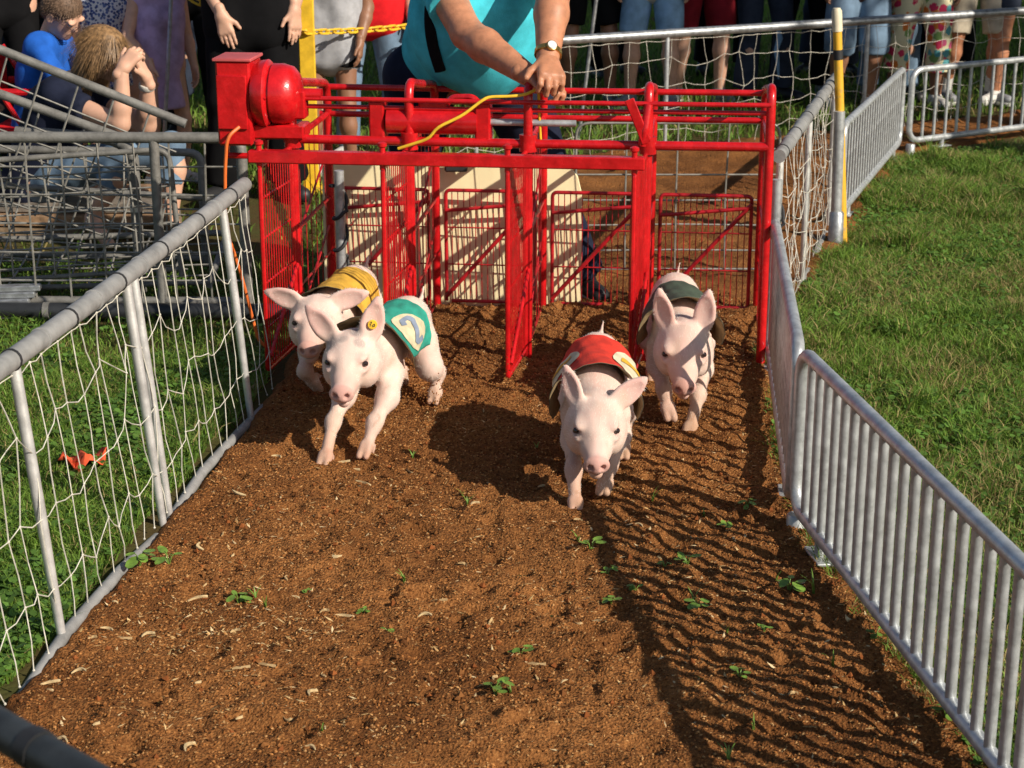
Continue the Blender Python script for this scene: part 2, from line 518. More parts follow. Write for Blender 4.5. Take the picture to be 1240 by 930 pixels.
o = crumbs('soil_clods', scat(1500, -1.2, .98, 3.0, 7.4, lambda X, Y: intrack(X, Y) & (fbm(X * 4 + 20, Y * 4 + 2, 3) + RNG.random(X.shape) * .25 + np.clip(Y - 5, 0, 2) * .12 > .62))  , .003, .011, [(.22, .07, .02), (.13, .05, .016), (.22, .09, .028)])
tag(o, 'kicked up clods of dirt around the red gate', 'soil')
o = crumbs('straw_bits', np.concatenate([scat(2400, -1.25, 1.05, 2.9, 7.2, lambda X, Y: intrack(X, Y) & (fbm(X * 3 + 60, Y * 3, 3) + RNG.random(X.shape) * .3 > .58)),
    scat(260, -.95, -.35, 3.85, 4.25, lambda X, Y: intrack(X, Y) & (np.hypot((X + .75) / .35, (Y - 4.05) / .14) < 1))]), .0013, .0042, [(.60, .42, .20), (.48, .31, .13), (.66, .50, .28), (.40, .24, .10)], .25, 4.0)
tag(o, 'tiny pale straw bits strewn over the brown dirt track', 'straw')

# larger shavings are individuals
shav = []
for k in range(5):
    L_ = .016 + .009 * k; w = .0014 + .0006 * (k % 3); mbs = MB()
    for i in range(5):
        t = i / 4; cv = .006 * (k % 3) * math.sin(t * PI); ww = w * (.6 + .8 * math.sin(PI * min(.95, max(.05, t))))
        mbs.v += [((t - .5) * L_, cv - ww, .001 + .004 * math.sin(t * PI * (1 + k % 2))), ((t - .5) * L_, cv + ww, .001 + .003 * t),
                  ((t - .5) * L_, cv + ww, -.002), ((t - .5) * L_, cv - ww, -.002)]
        if i:
            b = (i - 1) * 4
            for j in range(4): mbs.f.append((b + j, b + (j + 1) % 4, b + 4 + (j + 1) % 4, b + 4 + j)); mbs.m.append(0)
    mbs.f += [(3, 2, 1, 0), (16, 17, 18, 19)]; mbs.m += [0, 0]
    me = mbs.mesh('wood_shaving'); me.materials.append(mat('pale wood %d' % (k % 2), ((.62, .46, .24), (.50, .34, .16))[k % 2], .85, 0, .2, 60))
    shav.append(me)
KP = [(532, 736, 3), (515, 755, 2), (440, 590, 4), (497, 577, 3), (290, 607, 4), (408, 683, 2), (478, 682, 1), (355, 730, 2), (905, 240, 0), (700, 640, 1), (575, 620, 2),
      (130, 770, 2), (150, 778, 3), (112, 782, 1), (180, 775, 2), (240, 735, 4), (60, 835, 4), (380, 850, 2), (650, 808, 3), (800, 680, 1), (600, 830, 1), (1030, 760, 2),
      (960, 850, 1), (270, 650, 3), (335, 560, 2), (395, 480, 3), (890, 660, 4), (700, 760, 1), (560, 690, 1), (240, 830, 0)]
for (px, py, k) in KP + [(RNG.uniform(60, 900), RNG.uniform(560, 925), int(RNG.integers(0, 5))) for _ in range(30)]:
    p = G(px, py)
    if polysd(np.array([p[0]]), np.array([p[1]]))[0] < .05: continue
    z, _ = soil_h(np.array([p[0]]), np.array([p[1]]))
    o = link('wood_shaving', shav[k]); o.location = (p[0], p[1], z[0] + .004)
    o.rotation_euler = (RNG.uniform(-.25, .25), RNG.uniform(-.2, .2), RNG.uniform(-.5, .5) if RNG.random() < .6 else RNG.uniform(0, PI))
    tag(o, 'pale curled wood shaving lying loose on the brown dirt track', 'wood shaving', 'wood shavings scattered on the track')

# grass ------------------------------------------------------------------
def gleaf_mat():
    m = mat('grass blades', (1, 1, 1), .6, tint=True, spec=.3)
    b = m.node_tree.nodes['Principled BSDF']
    t = m.node_tree; tr = t.nodes.new('ShaderNodeBsdfTranslucent'); ms = t.nodes.new('ShaderNodeMixShader'); ms.inputs[0].default_value = .3
    at = [n for n in t.nodes if n.type == 'ATTRIBUTE'][0]; t.links.new(at.outputs['Color'], tr.inputs['Color'])
    out = [n for n in t.nodes if n.type == 'OUTPUT_MATERIAL'][0]
    t.links.new(b.outputs[0], ms.inputs[1]); t.links.new(tr.outputs[0], ms.inputs[2]); t.links.new(ms.outputs[0], out.inputs['Surface'])
    return m
M_GRASS = gleaf_mat()
GC = np.array([(.12, .22, .026), (.155, .265, .036), (.085, .16, .02), (.205, .285, .052), (.13, .235, .035)])
def blades(P, hmin, hmax, wid, dry=.1, z0=-.012, lean=.6, zf=None):
    n = len(P); h = RNG.uniform(hmin, hmax, n) * (.55 + 1.25 * np.clip(fbm(P[:, 0] * 4 + 70, P[:, 1] * 4, 3), .1, .9) ** 1.3 * 1.4); a = RNG.uniform(0, 2 * PI, n); w = wid * RNG.uniform(.6, 1.3, n)
    ln = RNG.uniform(.1, lean, n) * h; b = RNG.uniform(0, 2 * PI, n)
    base = np.stack([P[:, 0], P[:, 1], (zf if zf is not None else np.full(n, z0))], -1)
    side = np.stack([np.cos(a), np.sin(a), 0 * a], -1) * w[:, None]
    off = np.stack([np.cos(b) * ln, np.sin(b) * ln, 0 * b], -1); up = np.stack([0 * h, 0 * h, h], -1)
    V = np.stack([base - side, base + side, base + off * .35 + up * .6 + side * .8, base + off * .35 + up * .6 - side * .8, base + off + up * RNG.uniform(.75, 1, (n, 1))], 1)
    I = (np.arange(n) * 5)[:, None]
    Q = I + np.array([[0, 1, 2, 3]]); T = I + np.array([[3, 2, 4]])
    c = GC[RNG.integers(0, len(GC), n)] * RNG.uniform(.75, 1.3, (n, 1)) * (.75 + .6 * fbm(P[:, 0] * 3 + 7, P[:, 1] * 3))[:, None]
    k = RNG.random(n) < dry * (.3 + 2.2 * np.clip(fbm(P[:, 0] * 2.3 + 31, P[:, 1] * 2.3, 3) - .3, 0, 1))
    c[k] = np.array((.42, .33, .14)) * RNG.uniform(.6, 1.2, (k.sum(), 1))
    return V.reshape(-1, 3), Q, T, np.repeat(c, 5, 0)
def clover(P, smin, smax, z0=-.012):
    n = len(P); s = RNG.uniform(smin, smax, n); h = RNG.uniform(.012, .045, n)
    V = []; k = 6
    a = np.arange(k) * 2 * PI / k
    tx, ty = RNG.uniform(-.5, .5, n), RNG.uniform(-.5, .5, n)
    rim = np.stack([np.cos(a), np.sin(a)], -1)[None] * (s[:, None, None]) * RNG.uniform(.75, 1.1, (n, k, 1))
    z = rim[..., 0] * tx[:, None] + rim[..., 1] * ty[:, None]
    V = np.concatenate([rim, z[..., None]], -1) + np.stack([P[:, 0], P[:, 1], z0 + h], -1)[:, None, :]
    F = (np.arange(n) * k)[:, None] + np.arange(k)[None]
    c = np.array((.10, .20, .035)) * RNG.uniform(.6, 1.5, (n, 1))
    return V.reshape(-1, 3), F, np.repeat(c, k, 0)
def lawn(name, label, n, reg, test, hmin, hmax, wid, dry, ncl=0):
    P = scat(n, *reg, test); V, Q, T, c = blades(P, hmin, hmax, wid, dry, lean=1.3)
    Fs = [Q, T]
    if ncl:
        V2, F2, c2 = clover(scat(ncl, *reg, lambda X, Y: test(X, Y) & (fbm(X * 2.6, Y * 2.6 + 50, 4) + RNG.random(X.shape) * .22 > .56)), .006, .014)
        Fs.append(F2 + len(V)); V = np.concatenate([V, V2]); c = np.concatenate([c, c2])
    return tag(link(name, npmesh(name, V, Fs, False, tint=c), None, M_GRASS), label, 'grass', kind='stuff')
def edge_out(X, Y, t=0.0):
    return polysd(X, Y) < t - .10 * fbm(X * 6, Y * 6 + 3, 3) + .02
bare = lambda X, Y: RNG.random(X.shape) > 1.9 * np.clip(.60 - fbm(X * 2.6 + 3, Y * 2.6 + 8, 4), 0, .5) * np.exp(-np.clip(-polysd(X, Y) - .1, 0, 3) / .9)
lawn('field_grass', 'sunlit green lawn beside the steel barriers', 150000, (.8, 4.6, 3.0, 11.6), lambda X, Y: edge_out(X, Y, .07) & (X > .75) & bare(X, Y) & (Y < 10.6 + (X - 2.3) * .55), .012, .056, .0020, .30, 12000)
lawn('tall_tufts', 'coarse taller grass clumps standing out of the lawn by the barriers', 15000, (.8, 4.6, 3.0, 11.2), lambda X, Y: edge_out(X, Y, .05) & (X > .75) & (Y < 10.6 + (X - 2.3) * .55) & (fbm(X * 3.4 + 90, Y * 3.4 + 12, 4) > .60), .05, .10, .0028, .22, 5000)
lawn('dry_straw', 'dry yellow straw lying flat among the lawn blades', 9000, (.8, 4.6, 3.0, 11.2), lambda X, Y: edge_out(X, Y, .05) & (X > .75) & (Y < 10.6 + (X - 2.3) * .55) & (fbm(X * 2.1 + 130, Y * 2.1 + 5, 3) > .50), .03, .07, .0016, 2.2, 0)
lawn('verge_grass', 'green lawn outside the white net fence', 60000, (-2.9, -.85, 3.2, 8.0), lambda X, Y: edge_out(X, Y, -.03) & (X < -.6) & (RNG.random(X.shape) > .8 * (np.abs(Y - 6.7) < .25)) & (RNG.random(X.shape) > .85 * (Y > 6.9)), .02, .055, .0022, .12, 11000)
lawn('back_grass', 'grass strip under the feet of the crowd', 75000, (-6, 6.5, 8.0, 22), lambda X, Y: edge_out(X, Y, -.02) & ((X < -.2) | (Y > 10.4 + X * .5)) & (RNG.random(X.shape) > .88 * ((X < -1.0) & (Y < 9.4))), .04, .10, .005, .12, 0)

# weeds sprouting on the track
def weed(px, py, kind, size):
    size = size * (.78 if kind == 'leaf' else .8)
    p = G(px, py); z, _ = soil_h(np.array([p[0]]), np.array([p[1]])); mb = MB()
    n = 5 if kind == 'grass' else 6
    for i in range(n):
        a = RNG.uniform(0, 2 * PI); d = vec(math.cos(a), math.sin(a), 0); sd = vec(-d[1], d[0], 0)
        if kind == 'grass':
            h = size * RNG.uniform(.6, 1.1); w = .0035; l = h * RNG.uniform(.15, .7)
            V = []
            for t in (0, .4, .75, 1):
                c = d * (l * t * t) + vec(0, 0, h * (t - .25 * t * t)); ww = w * (1 - .85 * t)
                V += [c - sd * ww, c + sd * ww]
            mb.add(V, [(0, 1, 3, 2), (2, 3, 5, 4), (4, 5, 7, 6)])
        else:
            l = size * RNG.uniform(.4, .9); h = size * RNG.uniform(.3, .8); r = size * RNG.uniform(.22, .40); l *= .5
            mb.tube([(0, 0, -.005), d * l * .5 + vec(0, 0, h * .8), d * l + vec(0, 0, h)], .0012, 4)
            c = d * (l + r * .8) + vec(0, 0, h); tl = nrm(d + vec(0, 0, RNG.uniform(-.5, .4)))
            V = [c + tl * r * math.cos(q) * 1.1 + sd * r * .8 * math.sin(q) for q in np.arange(8) * PI / 4]
            mb.add(V + [c + vec(0, 0, -.002)], [(i2, (i2 + 1) % 8, 8) for i2 in range(8)])
    o = mb.build('weed', mat('weed leaf', (.16, .28, .04), .55, 0, .25, 30))
    o.location = (p[0], p[1], z[0] - .002)
    if kind == 'grass': tag(o, 'thin tuft of green grass sprouting from the dirt track', 'weed', 'grass tufts on the track')
    else: tag(o, 'small round leaved green seedling growing on the dirt track', 'weed', 'leafy seedlings on the track')
for (px, py, k, s_) in [(790, 612, 'grass', .09), (852, 632, 'grass', .05), (566, 622, 'grass', .06), (985, 722, 'grass', .10), (840, 735, 'grass', .08), (845, 742, 'leaf', .05),
        (715, 672, 'leaf', .05), (735, 700, 'leaf', .045), (832, 692, 'leaf', .05), (955, 718, 'leaf', .06), (940, 705, 'grass', .06), (895, 828, 'leaf', .04), (1008, 815, 'grass', .06),
        (912, 895, 'grass', .06), (882, 925, 'grass', .06), (630, 795, 'leaf', .05), (600, 850, 'leaf', .05), (618, 846, 'grass', .04), (170, 690, 'leaf', .07), (205, 688, 'leaf', .06),
        (290, 738, 'leaf', .05), (310, 735, 'grass', .05), (322, 745, 'grass', .06), (490, 710, 'grass', .05), (440, 745, 'leaf', .03), (560, 605, 'grass', .04), (650, 545, 'grass', .04),
        (700, 660, 'grass', .05), (770, 720, 'leaf', .03), (905, 620, 'leaf', .04), (880, 770, 'grass', .05), (390, 900, 'grass', .04), (470, 775, 'leaf', .025), (850, 830, 'grass', .03),
        (1060, 780, 'leaf', .04), (1145, 880, 'leaf', .05), (500, 560, 'grass', .05), (880, 645, 'leaf', .04), (805, 690, 'leaf', .03), (740, 735, 'leaf', .04), (925, 770, 'leaf', .025),
        (370, 720, 'leaf', .025), (1165, 905, 'grass', .05), (1100, 800, 'grass', .04), (720, 275, 'grass', .08), (745, 212, 'leaf', .07), (800, 330, 'grass', .05), (860, 390, 'grass', .05)]:
    weed(px, py, k, s_)

# ================================================================== FENCES
def net_fence(label, A, B, hgt, lean, posts, cell=.092, cz=.165, rail_r=.025, rail_m=None, ground=True, z0=.0, seed=1, sag=.02, cord=.0017, ties=True, slack=.014):
    """net hung between a top rail and the ground; A,B ground points (x,y); lean = xy offset of the rail"""
    rg = np.random.default_rng(seed)
    A = vec(*A, z0); B = vec(*B, z0); lean = vec(*lean, 0); d = B - A; Ln = np.linalg.norm(d); u = d / Ln
    up = vec(0, 0, hgt) + lean
    root = empty('net_fence', tuple(A)); tag(root, label, 'fence', 'white net fences round the track')
    rel = lambda p: np.asarray(p) - A
    rail = MB(); n = 14
    P = [rel(A + d * (i / n) + up + vec(0, 0, -sag * math.sin(PI * i / n))) for i in range(n + 1)]
    rail.tube(P, rail_r, 14).build('rail', rail_m or M_GREYPIPE, root)
    nr = nrm(np.cross(u, up))
    for t in posts:
        b = A + d * t
        MB().tube([rel(b - vec(0, 0, .02)), rel(b + up * .5), rel(b + up * .955), rel(b + up * .99)], [.011, .0140, .0140, .011], 10).build('post', M_WHITE if rail_m is None else M_ALU, root)
    nx = int(Ln / cell); nz = max(3, int(round(hgt / cz)))
    grid = np.zeros((nx + 1, nz + 1, 3))
    for i in range(nx + 1):
        for j in range(nz + 1):
            t = (i + (rg.uniform(-.22, .22) if 0 < i < nx else 0)) / nx; q = j / nz
            q2 = q if j in (0, nz) else q + rg.uniform(-.22, .22) / nz - .25 * math.sin(PI * q) / nz
            b = A + d * t + up * q2 + nr * rg.uniform(-.6, 1) * slack * (1 if 0 < j < nz else .2)
            if j == nz: b = b - vec(0, 0, rail_r + .012 + sag * math.sin(PI * t))
            if j == 0: b = b + vec(0, 0, .012)
            grid[i, j] = rel(b)
    net = MB(); knots = MB()
    def strand(a, b, r):
        m_ = (a + b) / 2 + rg.uniform(-1, 1, 3) * .006 + vec(0, 0, -.006)
        net.tube([a, (a * .7 + m_ * .35 + b * -.05) if False else a * .6 + m_ * .4, m_, b * .6 + m_ * .4, b], r, 4, caps=False)
    for i in range(nx + 1):
        for j in range(nz + 1):
            if j < nz: strand(grid[i, j], grid[i, j + 1], cord)
            if i < nx and j > 0: strand(grid[i, j], grid[i + 1, j], cord * .9)
            p = grid[i, j]
            knots.lathe([(-cord * 2, cord * .8), (0, cord * 2.2), (cord * 2, cord * .8)], p, (0.3, 0.2, 1), 6)
    net.build('net', M_NET, root); tag(knots.build('knots', M_NET, root), kind='stuff')
    if ties:
        for i in range(1, nx, 2):
            c = rel(A + d * (i / nx) + up - vec(0, 0, sag * math.sin(PI * i / nx)))
            MB().lathe([(-.004, rail_r + .001), (-.003, rail_r + .003), (.003, rail_r + .003), (.004, rail_r + .001)], c, u, 14).build('tie', M_BLACK if i % 4 == 1 else M_GREYPIPE, root)
    if ground:
        for (t0, t1) in ((0, .33), (.36, .64), (.67, .99)):
            MB().tube([rel(A + d * t0 + vec(0, 0, -.022)), rel(A + d * (t0 * .7 + t1 * .3) + vec(0, 0, rg.uniform(-.006, .012))), rel(A + d * (t0 * .3 + t1 * .7) + vec(0, 0, rg.uniform(-.01, .006))), rel(A + d * t1 + vec(0, 0, -.026))], .016, 10).build('ground_pipe', M_GREYPIPE, root)
    return root
FL0 = vec(-1.134, 3.66); FL1 = vec(-.832, 6.02); fd = (FL1 - FL0) / 2.36
a0 = FL0 - fd * 1.2
T = lambda y: (y - a0[1]) / (FL1[1] - a0[1])
nf = net_fence('white net fence with thick grey rail running along the grass to the red gate', a0, FL1, .73, (-.065, .0), [T(4.02), T(4.80), T(4.86), T(5.742), T(3.1)], seed=3)
net_fence('white net fence with sagging net between the red gate and the yellow pole', (.97, 6.55), (1.56, 8.75), .73, (0, 0), [.02, .46, .96], cell=.10, cz=.15, seed=5, sag=.0, slack=.035)
net_fence('long white net fence standing in front of the crowd', (-.35, 10.1), (4.6, 12.78), .70, (0, 0), [.03, .255, .52, .76, .98], cell=.13, cz=.13, seed=9, sag=.0, rail_r=.026, rail_m=M_GALV, ground=False, ties=False)

def barrier(label, A, B, hgt=.52, pitch=.075, zb=.07, m=M_ALU, bar_r=.010, rail_r=.019, feet=(.12, .88)):
    A = vec(*A, 0); B = vec(*B, 0); d = B - A; Ln = np.linalg.norm(d); u = d / Ln; nn = vec(-u[1], u[0], 0)
    root = empty('crowd_barrier', tuple(A)); tag(root, label, 'barrier', 'low steel barriers along the track')
    c = .07; f = []
    cor = [(0, zb), (Ln, zb), (Ln, hgt), (0, hgt)]
    pts = []
    for k, (x, z) in enumerate(cor):
        cx = x + (c if x == 0 else -c); cz = z + (c if z == zb else -c)
        st = [PI, 1.5 * PI, 0, .5 * PI][k]
        for i in range(6):
            a = st + (PI / 2) * i / 5
            pts.append(u * (cx + c * math.cos(a)) + vec(0, 0, cz + c * math.sin(a)))
    MB().tube(pts, rail_r, 12, closed=True).build('frame', m, root)
    n = max(2, int(round((Ln - 2 * .06) / pitch))); me = None
    me = MB().tube([(0, 0, zb + .004), (0, 0, (zb + hgt) / 2), (0, 0, hgt - .004)], bar_r, 10, caps=False).mesh('bar'); me.materials.append(m)
    for i in range(n):
        x = .06 + (Ln - .12) * (i + .5) / n
        o = link('bar', me, root); o.location = u * x; o.rotation_euler = (0, 0, random.uniform(0, 6))
    for t in feet:
        ft = MB().tube([u * Ln * t + vec(0, 0, zb), u * Ln * t + vec(0, 0, .0)], rail_r * .8, 10).build('foot', m, root)
        MB().box(u * Ln * t + vec(0, 0, .016), (.13, .05, .008), np.stack([u, nn, vec(0, 0, 1)], 1), .002).build('foot_plate', m, ft)
    MB().lathe([(-.02, .028), (.045, .028), (.05, .024)], u * .02, (0, 0, 1), 12).build('hinge_sleeve', m, root)
    return root
VX = vec(.79, 4.76); RD = nrm(vec(.20, -1.51))
barrier('shining steel barrier with close bars whose corner stands furthest down the track', VX + RD * .01, VX + RD * 2.05, pitch=.073, bar_r=.0125)
barrier('low steel barrier standing between its neighbour and the red gate post', (.945, 6.42), VX - RD * .03, pitch=.08)
barrier('distant steel barrier running away behind the yellow pole', (1.59, 8.68), (2.30, 10.74), pitch=.088, hgt=.50, bar_r=.0065)
barrier('distant steel barrier with widely spaced bars in front of the floral trousers', (2.36, 10.76), (4.3, 12.0), pitch=.095, hgt=.49)

# stout silver end post of the net fence
sp_ = empty('steel_post', (1.515, 8.33, 0)); tag(sp_, 'stout silver post with wide foot sleeve next to the yellow pole', 'post')
MB().tube([(0, 0, .0), (-.012, 0, .62)], .025, 14).build('tube', M_ALU, sp_)
MB().lathe([(0, .036), (.15, .034), (.16, .026)], (0, 0, -.005), (0, 0, 1), 14).build('sleeve', M_GALV, sp_)
# yellow pole
yp = empty('marker_pole', (1.56, 8.36, 0)); tag(yp, 'leaning yellow pole with cream cap beside the net fence end', 'pole')
tp = W(1014, 38, 8.36) - vec(1.56, 8.36, 0)
MB().tube([(0, 0, -.05), tp * .5, tp], .021, 12).build('pole', M_YPOLE, yp)
MB().lathe([(0, .024), (.09, .024), (.105, .016)], tp, tp, 12).build('cap', mat('cream cap', (.72, .64, .46), .6), yp)
MB().lathe([(0, .0225), (.045, .0225)], tp * .87, tp, 12).build('tape', M_BLACK, yp)

# black wrapped net posts at both ends of the gate
def strap_post(label, x, y, hgt, cat='post', lean=(0, 0), cord_off=.012):
    r = empty('steel_post', (x, y, 0)); tag(r, label, cat)
    MB().tube([(0, 0, -.04), (lean[0], lean[1], hgt)], .0185, 12).build('tube', M_ALU, r)
    cord = MB(); P = []
    for i in range(80):
        t = i / 79; z = .12 + t * (hgt - .18); a = t * 22
        P.append((lean[0] * z / hgt + math.cos(a) * (.026 + cord_off * (i % 13 == 0)), lean[1] * z / hgt + math.sin(a) * .026, z + .02 * math.sin(a)))
    cord.tube(P, .007, 6).build('strap', M_BLACK, r)
    return r
strap_post('silver post wrapped in black strap beside the right end of the red gate', .957, 6.47, .66)
strap_post('silver post wrapped in black strap inside the first stall of the red gate', -.66, 6.86, .62)

# dark foreground rail
fr = empty('hand_rail', (-.62, 1.98, 0)); tag(fr, 'dark grey pipe rail with taped joint crossing the foreground corner', 'rail')
MB().tube([(-.9, .83, .846), (0, 0, .846), (.35, -.32, .846)], .024, 14).build('rail', mat('dark plastic pipe', (.03, .034, .036), .5, 0, .2, 20), fr)
MB().lathe([(-.012, .026), (.012, .026)], (.055, -.05, .846), (.1, -.092, 0), 14).build('tape', M_BLACK, fr)
for t in (-.85, .33): MB().tube([(t, -t * .92, -.02), (t, -t * .92, .846)], .02, 10).build('post', M_DARKPIPE, fr)

# cattle panels ---------------------------------------------------------
def wire_panel(label, org, ux, uz, w, h, nx, nz, tube_r=.022, m=M_DARKPIPE, wr=.0042, posts=(), framed=True):
    """panel in the plane spanned by ux,uz from org"""
    org = np.asarray(org, float); ux = nrm(ux); uz = nrm(uz)
    r = empty('wire_panel', tuple(org)); tag(r, label, 'fence panel', 'grey wire panels left of the gate')
    fr_ = bend([ux * 0, uz * h, ux * w + uz * h, ux * w], .06)
    MB().tube(fr_ if framed else [uz * h, ux * w + uz * h], tube_r, 12).build('frame' if framed else 'top_tube', m, r)
    if not framed: MB().tube([ux * w * .12, ux * w * .12 + uz * h], tube_r * .7, 10).build('stile', m, r)
    if framed: MB().tube([ux * .0 + uz * .03, ux * w + uz * .03], tube_r * .8, 10).build('bottom_tube', m, r)
    for t in posts: MB().tube([ux * w * t, ux * w * t + uz * h], tube_r * .9, 10).build('stile', m, r)
    nn = np.cross(ux, uz); wm = MB()
    for i in range(1, nx): wm.tube([ux * w * i / nx + uz * .03 + nn * .006, ux * (w * i / nx + random.uniform(-.012, .012)) + uz * h * .5 + nn * .006, ux * w * i / nx + uz * h + nn * .006], wr, 5)
    for j in range(1, nz): wm.tube([uz * h * j / nz - nn * .004, uz * (h * j / nz + random.uniform(-.006, .006)) + ux * w * .5 - nn * .004, ux * w + uz * h * j / nz - nn * .004], wr, 5)
    wm.build('wire_mesh', M_WIRE, r)
    return r
wire_panel('grey wire panel with long level top pipe meeting the motor box', (-2.62, 7.10, .02), (1, -.02, 0), (0, 0, 1), 1.56, .69, 11, 6, posts=(.78,))
p0 = W(-60, 36, 7.32); p1 = W(225, 150, 7.30); dx = nrm(p1 - p0); dz = nrm(vec(-dx[2], 0, dx[0]))
wire_panel('grey wire panel leaning at a slant over the level panel', p1 - dx * 1.5 - dz * .62, dx, dz, 1.5, .62, 10, 5, tube_r=.019, framed=False)
p0 = W(-60, 92, 7.55); p1 = W(160, 172, 7.5); dx = nrm(p1 - p0); dz = nrm(vec(-dx[2], .1, dx[0]))
wire_panel('second slanting wire panel tucked behind the leaning one', p1 - dx * 1.4 - dz * .55, dx, dz, 1.4, .55, 7, 4, tube_r=.02, framed=False)
wire_panel('low wire panel standing just behind the stacked planks', (-2.9, 8.0, .01), (1, -.1, 0), (0, .06, 1), 1.55, .50, 9, 4, tube_r=.018)
wire_panel('large grid wire panel closing the track behind the red gate', (.27, 7.62, .02), (1, 0, 0), (0, 0, 1), .86, .66, 4, 6, tube_r=.006, m=M_WIRE)
wire_panel('wire panel lying almost flat beneath the leaning one', (-2.75, 7.22, .03), (1, .05, .02), (.0, .95, .18), 1.5, .55, 9, 5, tube_r=.014)
wire_panel('wire panel propped crosswise on the flat lying panel', (-2.6, 7.35, .12), (1, -.06, -.05), (.05, .7, .5), 1.25, .5, 8, 5, tube_r=.014, framed=False)
wire_panel('narrow wire panel standing upright behind the level panel', (-2.55, 7.22, .04), (1, .02, .06), (-.06, .05, 1), 1.2, .52, 7, 7, tube_r=.012)
# vertical pipe with elbow
vp = empty('pipe_elbow', (-1.56, 7.42, 0)); tag(vp, 'weathered grey pipe post with bent elbow in front of the seated woman', 'pipe')
MB().tube(bend([(0, 0, 0), (0, 0, .60), (-.10, .05, .64), (-.5, .1, .66)], .05), .024, 12).build('pipe', M_DARKPIPE, vp)
MB().lathe([(-.015, .026), (.015, .026)], (0, 0, .36), (0, 0, 1), 12).build('tape', M_WHITE, vp)
bp = empty('black_pipe', (-1.9, 6.99, 0)); tag(bp, 'thick black pipe lying along the foot of the wire panel', 'pipe')
MB().tube([(-.75, .02, .035), (0, 0, .033), (1.09, -.03, .036)], .032, 14).build('tube', mat('black poly pipe', (.025, .027, .03), .45, 0, .2, 10), bp)
for k in range(3): MB().lathe([(-.012, .0335), (.012, .0335)], (-.5 + .55 * k, -.005, .0345), (1, 0, 0), 14).build('band', M_DARKPIPE, bp)

# planks the woman sits on
M_PLANK = [mat('weathered plank %d' % k, c, .9, 0, .3, 14, .3, 60) for k, c in enumerate([(.26, .18, .11), (.20, .17, .14), (.33, .20, .11)])]
for k, (x, y, z, w, rz, l) in enumerate([(-2.2, 8.55, .03, .2, .05, 1.2), (-2.25, 8.8, .03, .2, -.04, 1.2), (-2.2, 8.52, .085, .18, .0, 1.15), (-2.24, 8.79, .085, .2, .07, 1.1), (-2.2, 8.6, .14, .24, -.03, 1.05), (-2.28, 8.86, .14, .18, -.02, 1.0)]):
    o = MB().box((0, 0, 0), (l, w, .05), None, .004).build('weathered_plank', M_PLANK[k % 3]); o.location = (x, y, z); o.rotation_euler = (0, 0, rz)
    tag(o, 'weathered plank in the low stack the woman sits on', 'plank', 'stacked planks under the woman')
for k in range(5):
    o = MB().box((0, 0, 0), (.9, .05, .022), None, .003).build('steel_strip', M_GALV); o.location = (-2.42 + .02 * k, 7.0 + .008 * k, .013 + .023 * k); o.rotation_euler = (0, 0, .03 * k)
    tag(o, 'flat steel strip piled at the foot of the wire panel', 'strip', 'pile of flat steel strips')
# orange scrap in the grass
p = G(100, 555, .03); mb = MB(); g = 9
for i in range(g):
    for j in range(5):
        x = (i / (g - 1) - .5) * .13; y = (j / 4 - .5) * .09
        mb.v.append((x, y + .01 * math.sin(i), .018 * math.sin(i * 1.3 + j) + .012 * math.cos(j * 2.1 + i * .7)))
for i in range(g - 1):
    for j in range(4): mb.f.append((i * 5 + j, i * 5 + 5 + j, i * 5 + 6 + j, i * 5 + 1 + j)); mb.m.append(0)
o = mb.build('fabric_scrap', mat('orange red cloth', (.75, .10, .03), .8, 0, .2, 20)); o.location = p
md = o.modifiers.new('thick', 'SOLIDIFY'); md.thickness = .003
tag(o, 'crumpled orange red cloth scrap lying in the grass behind the net', 'cloth scrap')

# ================================================================== STARTING GATE
TH = R(6.0); PIT = .424
GR = vec(.90, 6.31, 0); GU = vec(math.cos(TH), -math.sin(TH), 0); GV = vec(math.sin(TH), math.cos(TH), 0)
gate = empty('starting_gate', tuple(GR)); tag(gate, 'red painted steel starting gate with four mesh stalls', 'starting gate')
gl = lambda u, v, z: GU * u + GV * v + vec(0, 0, z)         # local to the gate's foot
GM = np.stack([GU, GV, vec(0, 0, 1)], 1)
DEP = .62
for i in range(5):
    u = -PIT * i
    zt = 1.015
    MB().tube(bend([gl(u, 0, -.03), gl(u, 0, zt), gl(u, .16, zt - .03), gl(u, DEP, .92), gl(u, DEP, -.03)], .07, 6), .0165, 14).build('hoop', M_RED, gate)
    MB().tube([gl(u, .02, .80), gl(u, DEP - .02, .80)], .012, 8).build('side_rail', M_RED, gate)
    # divider mesh
    fm = MB()
    MB().tube([gl(u, .02, .47), gl(u, DEP - .02, .47)], .008, 8).build('divider_rail', M_REDW, gate)
    for k in range(1, 7): fm.tube([gl(u, DEP * k / 7, .04), gl(u, DEP * k / 7, .80)], .0020, 5)
    for z in (.05, .25): fm.tube([gl(u, .02, z), gl(u, DEP - .02, z)], .005, 6)
    for k in range(2): fm.tube([gl(u, .03, .14 + .3 * k), gl(u, DEP - .03, .36 + .3 * k)], .0045, 5)
    fm.build('divider_mesh', M_REDW, gate)
for (z, v, r) in ((.953, -.012, .0085), (.921, .012, .0085), (.805, 0, .0165), (.905, DEP, .012), (.80, DEP, .012)):
    MB().tube([gl(-PIT * 4 - .03, v, z), gl(-PIT * 2, v, z - .003), gl(0, v, z)], r, 12).build('crossbar', M_RED, gate)
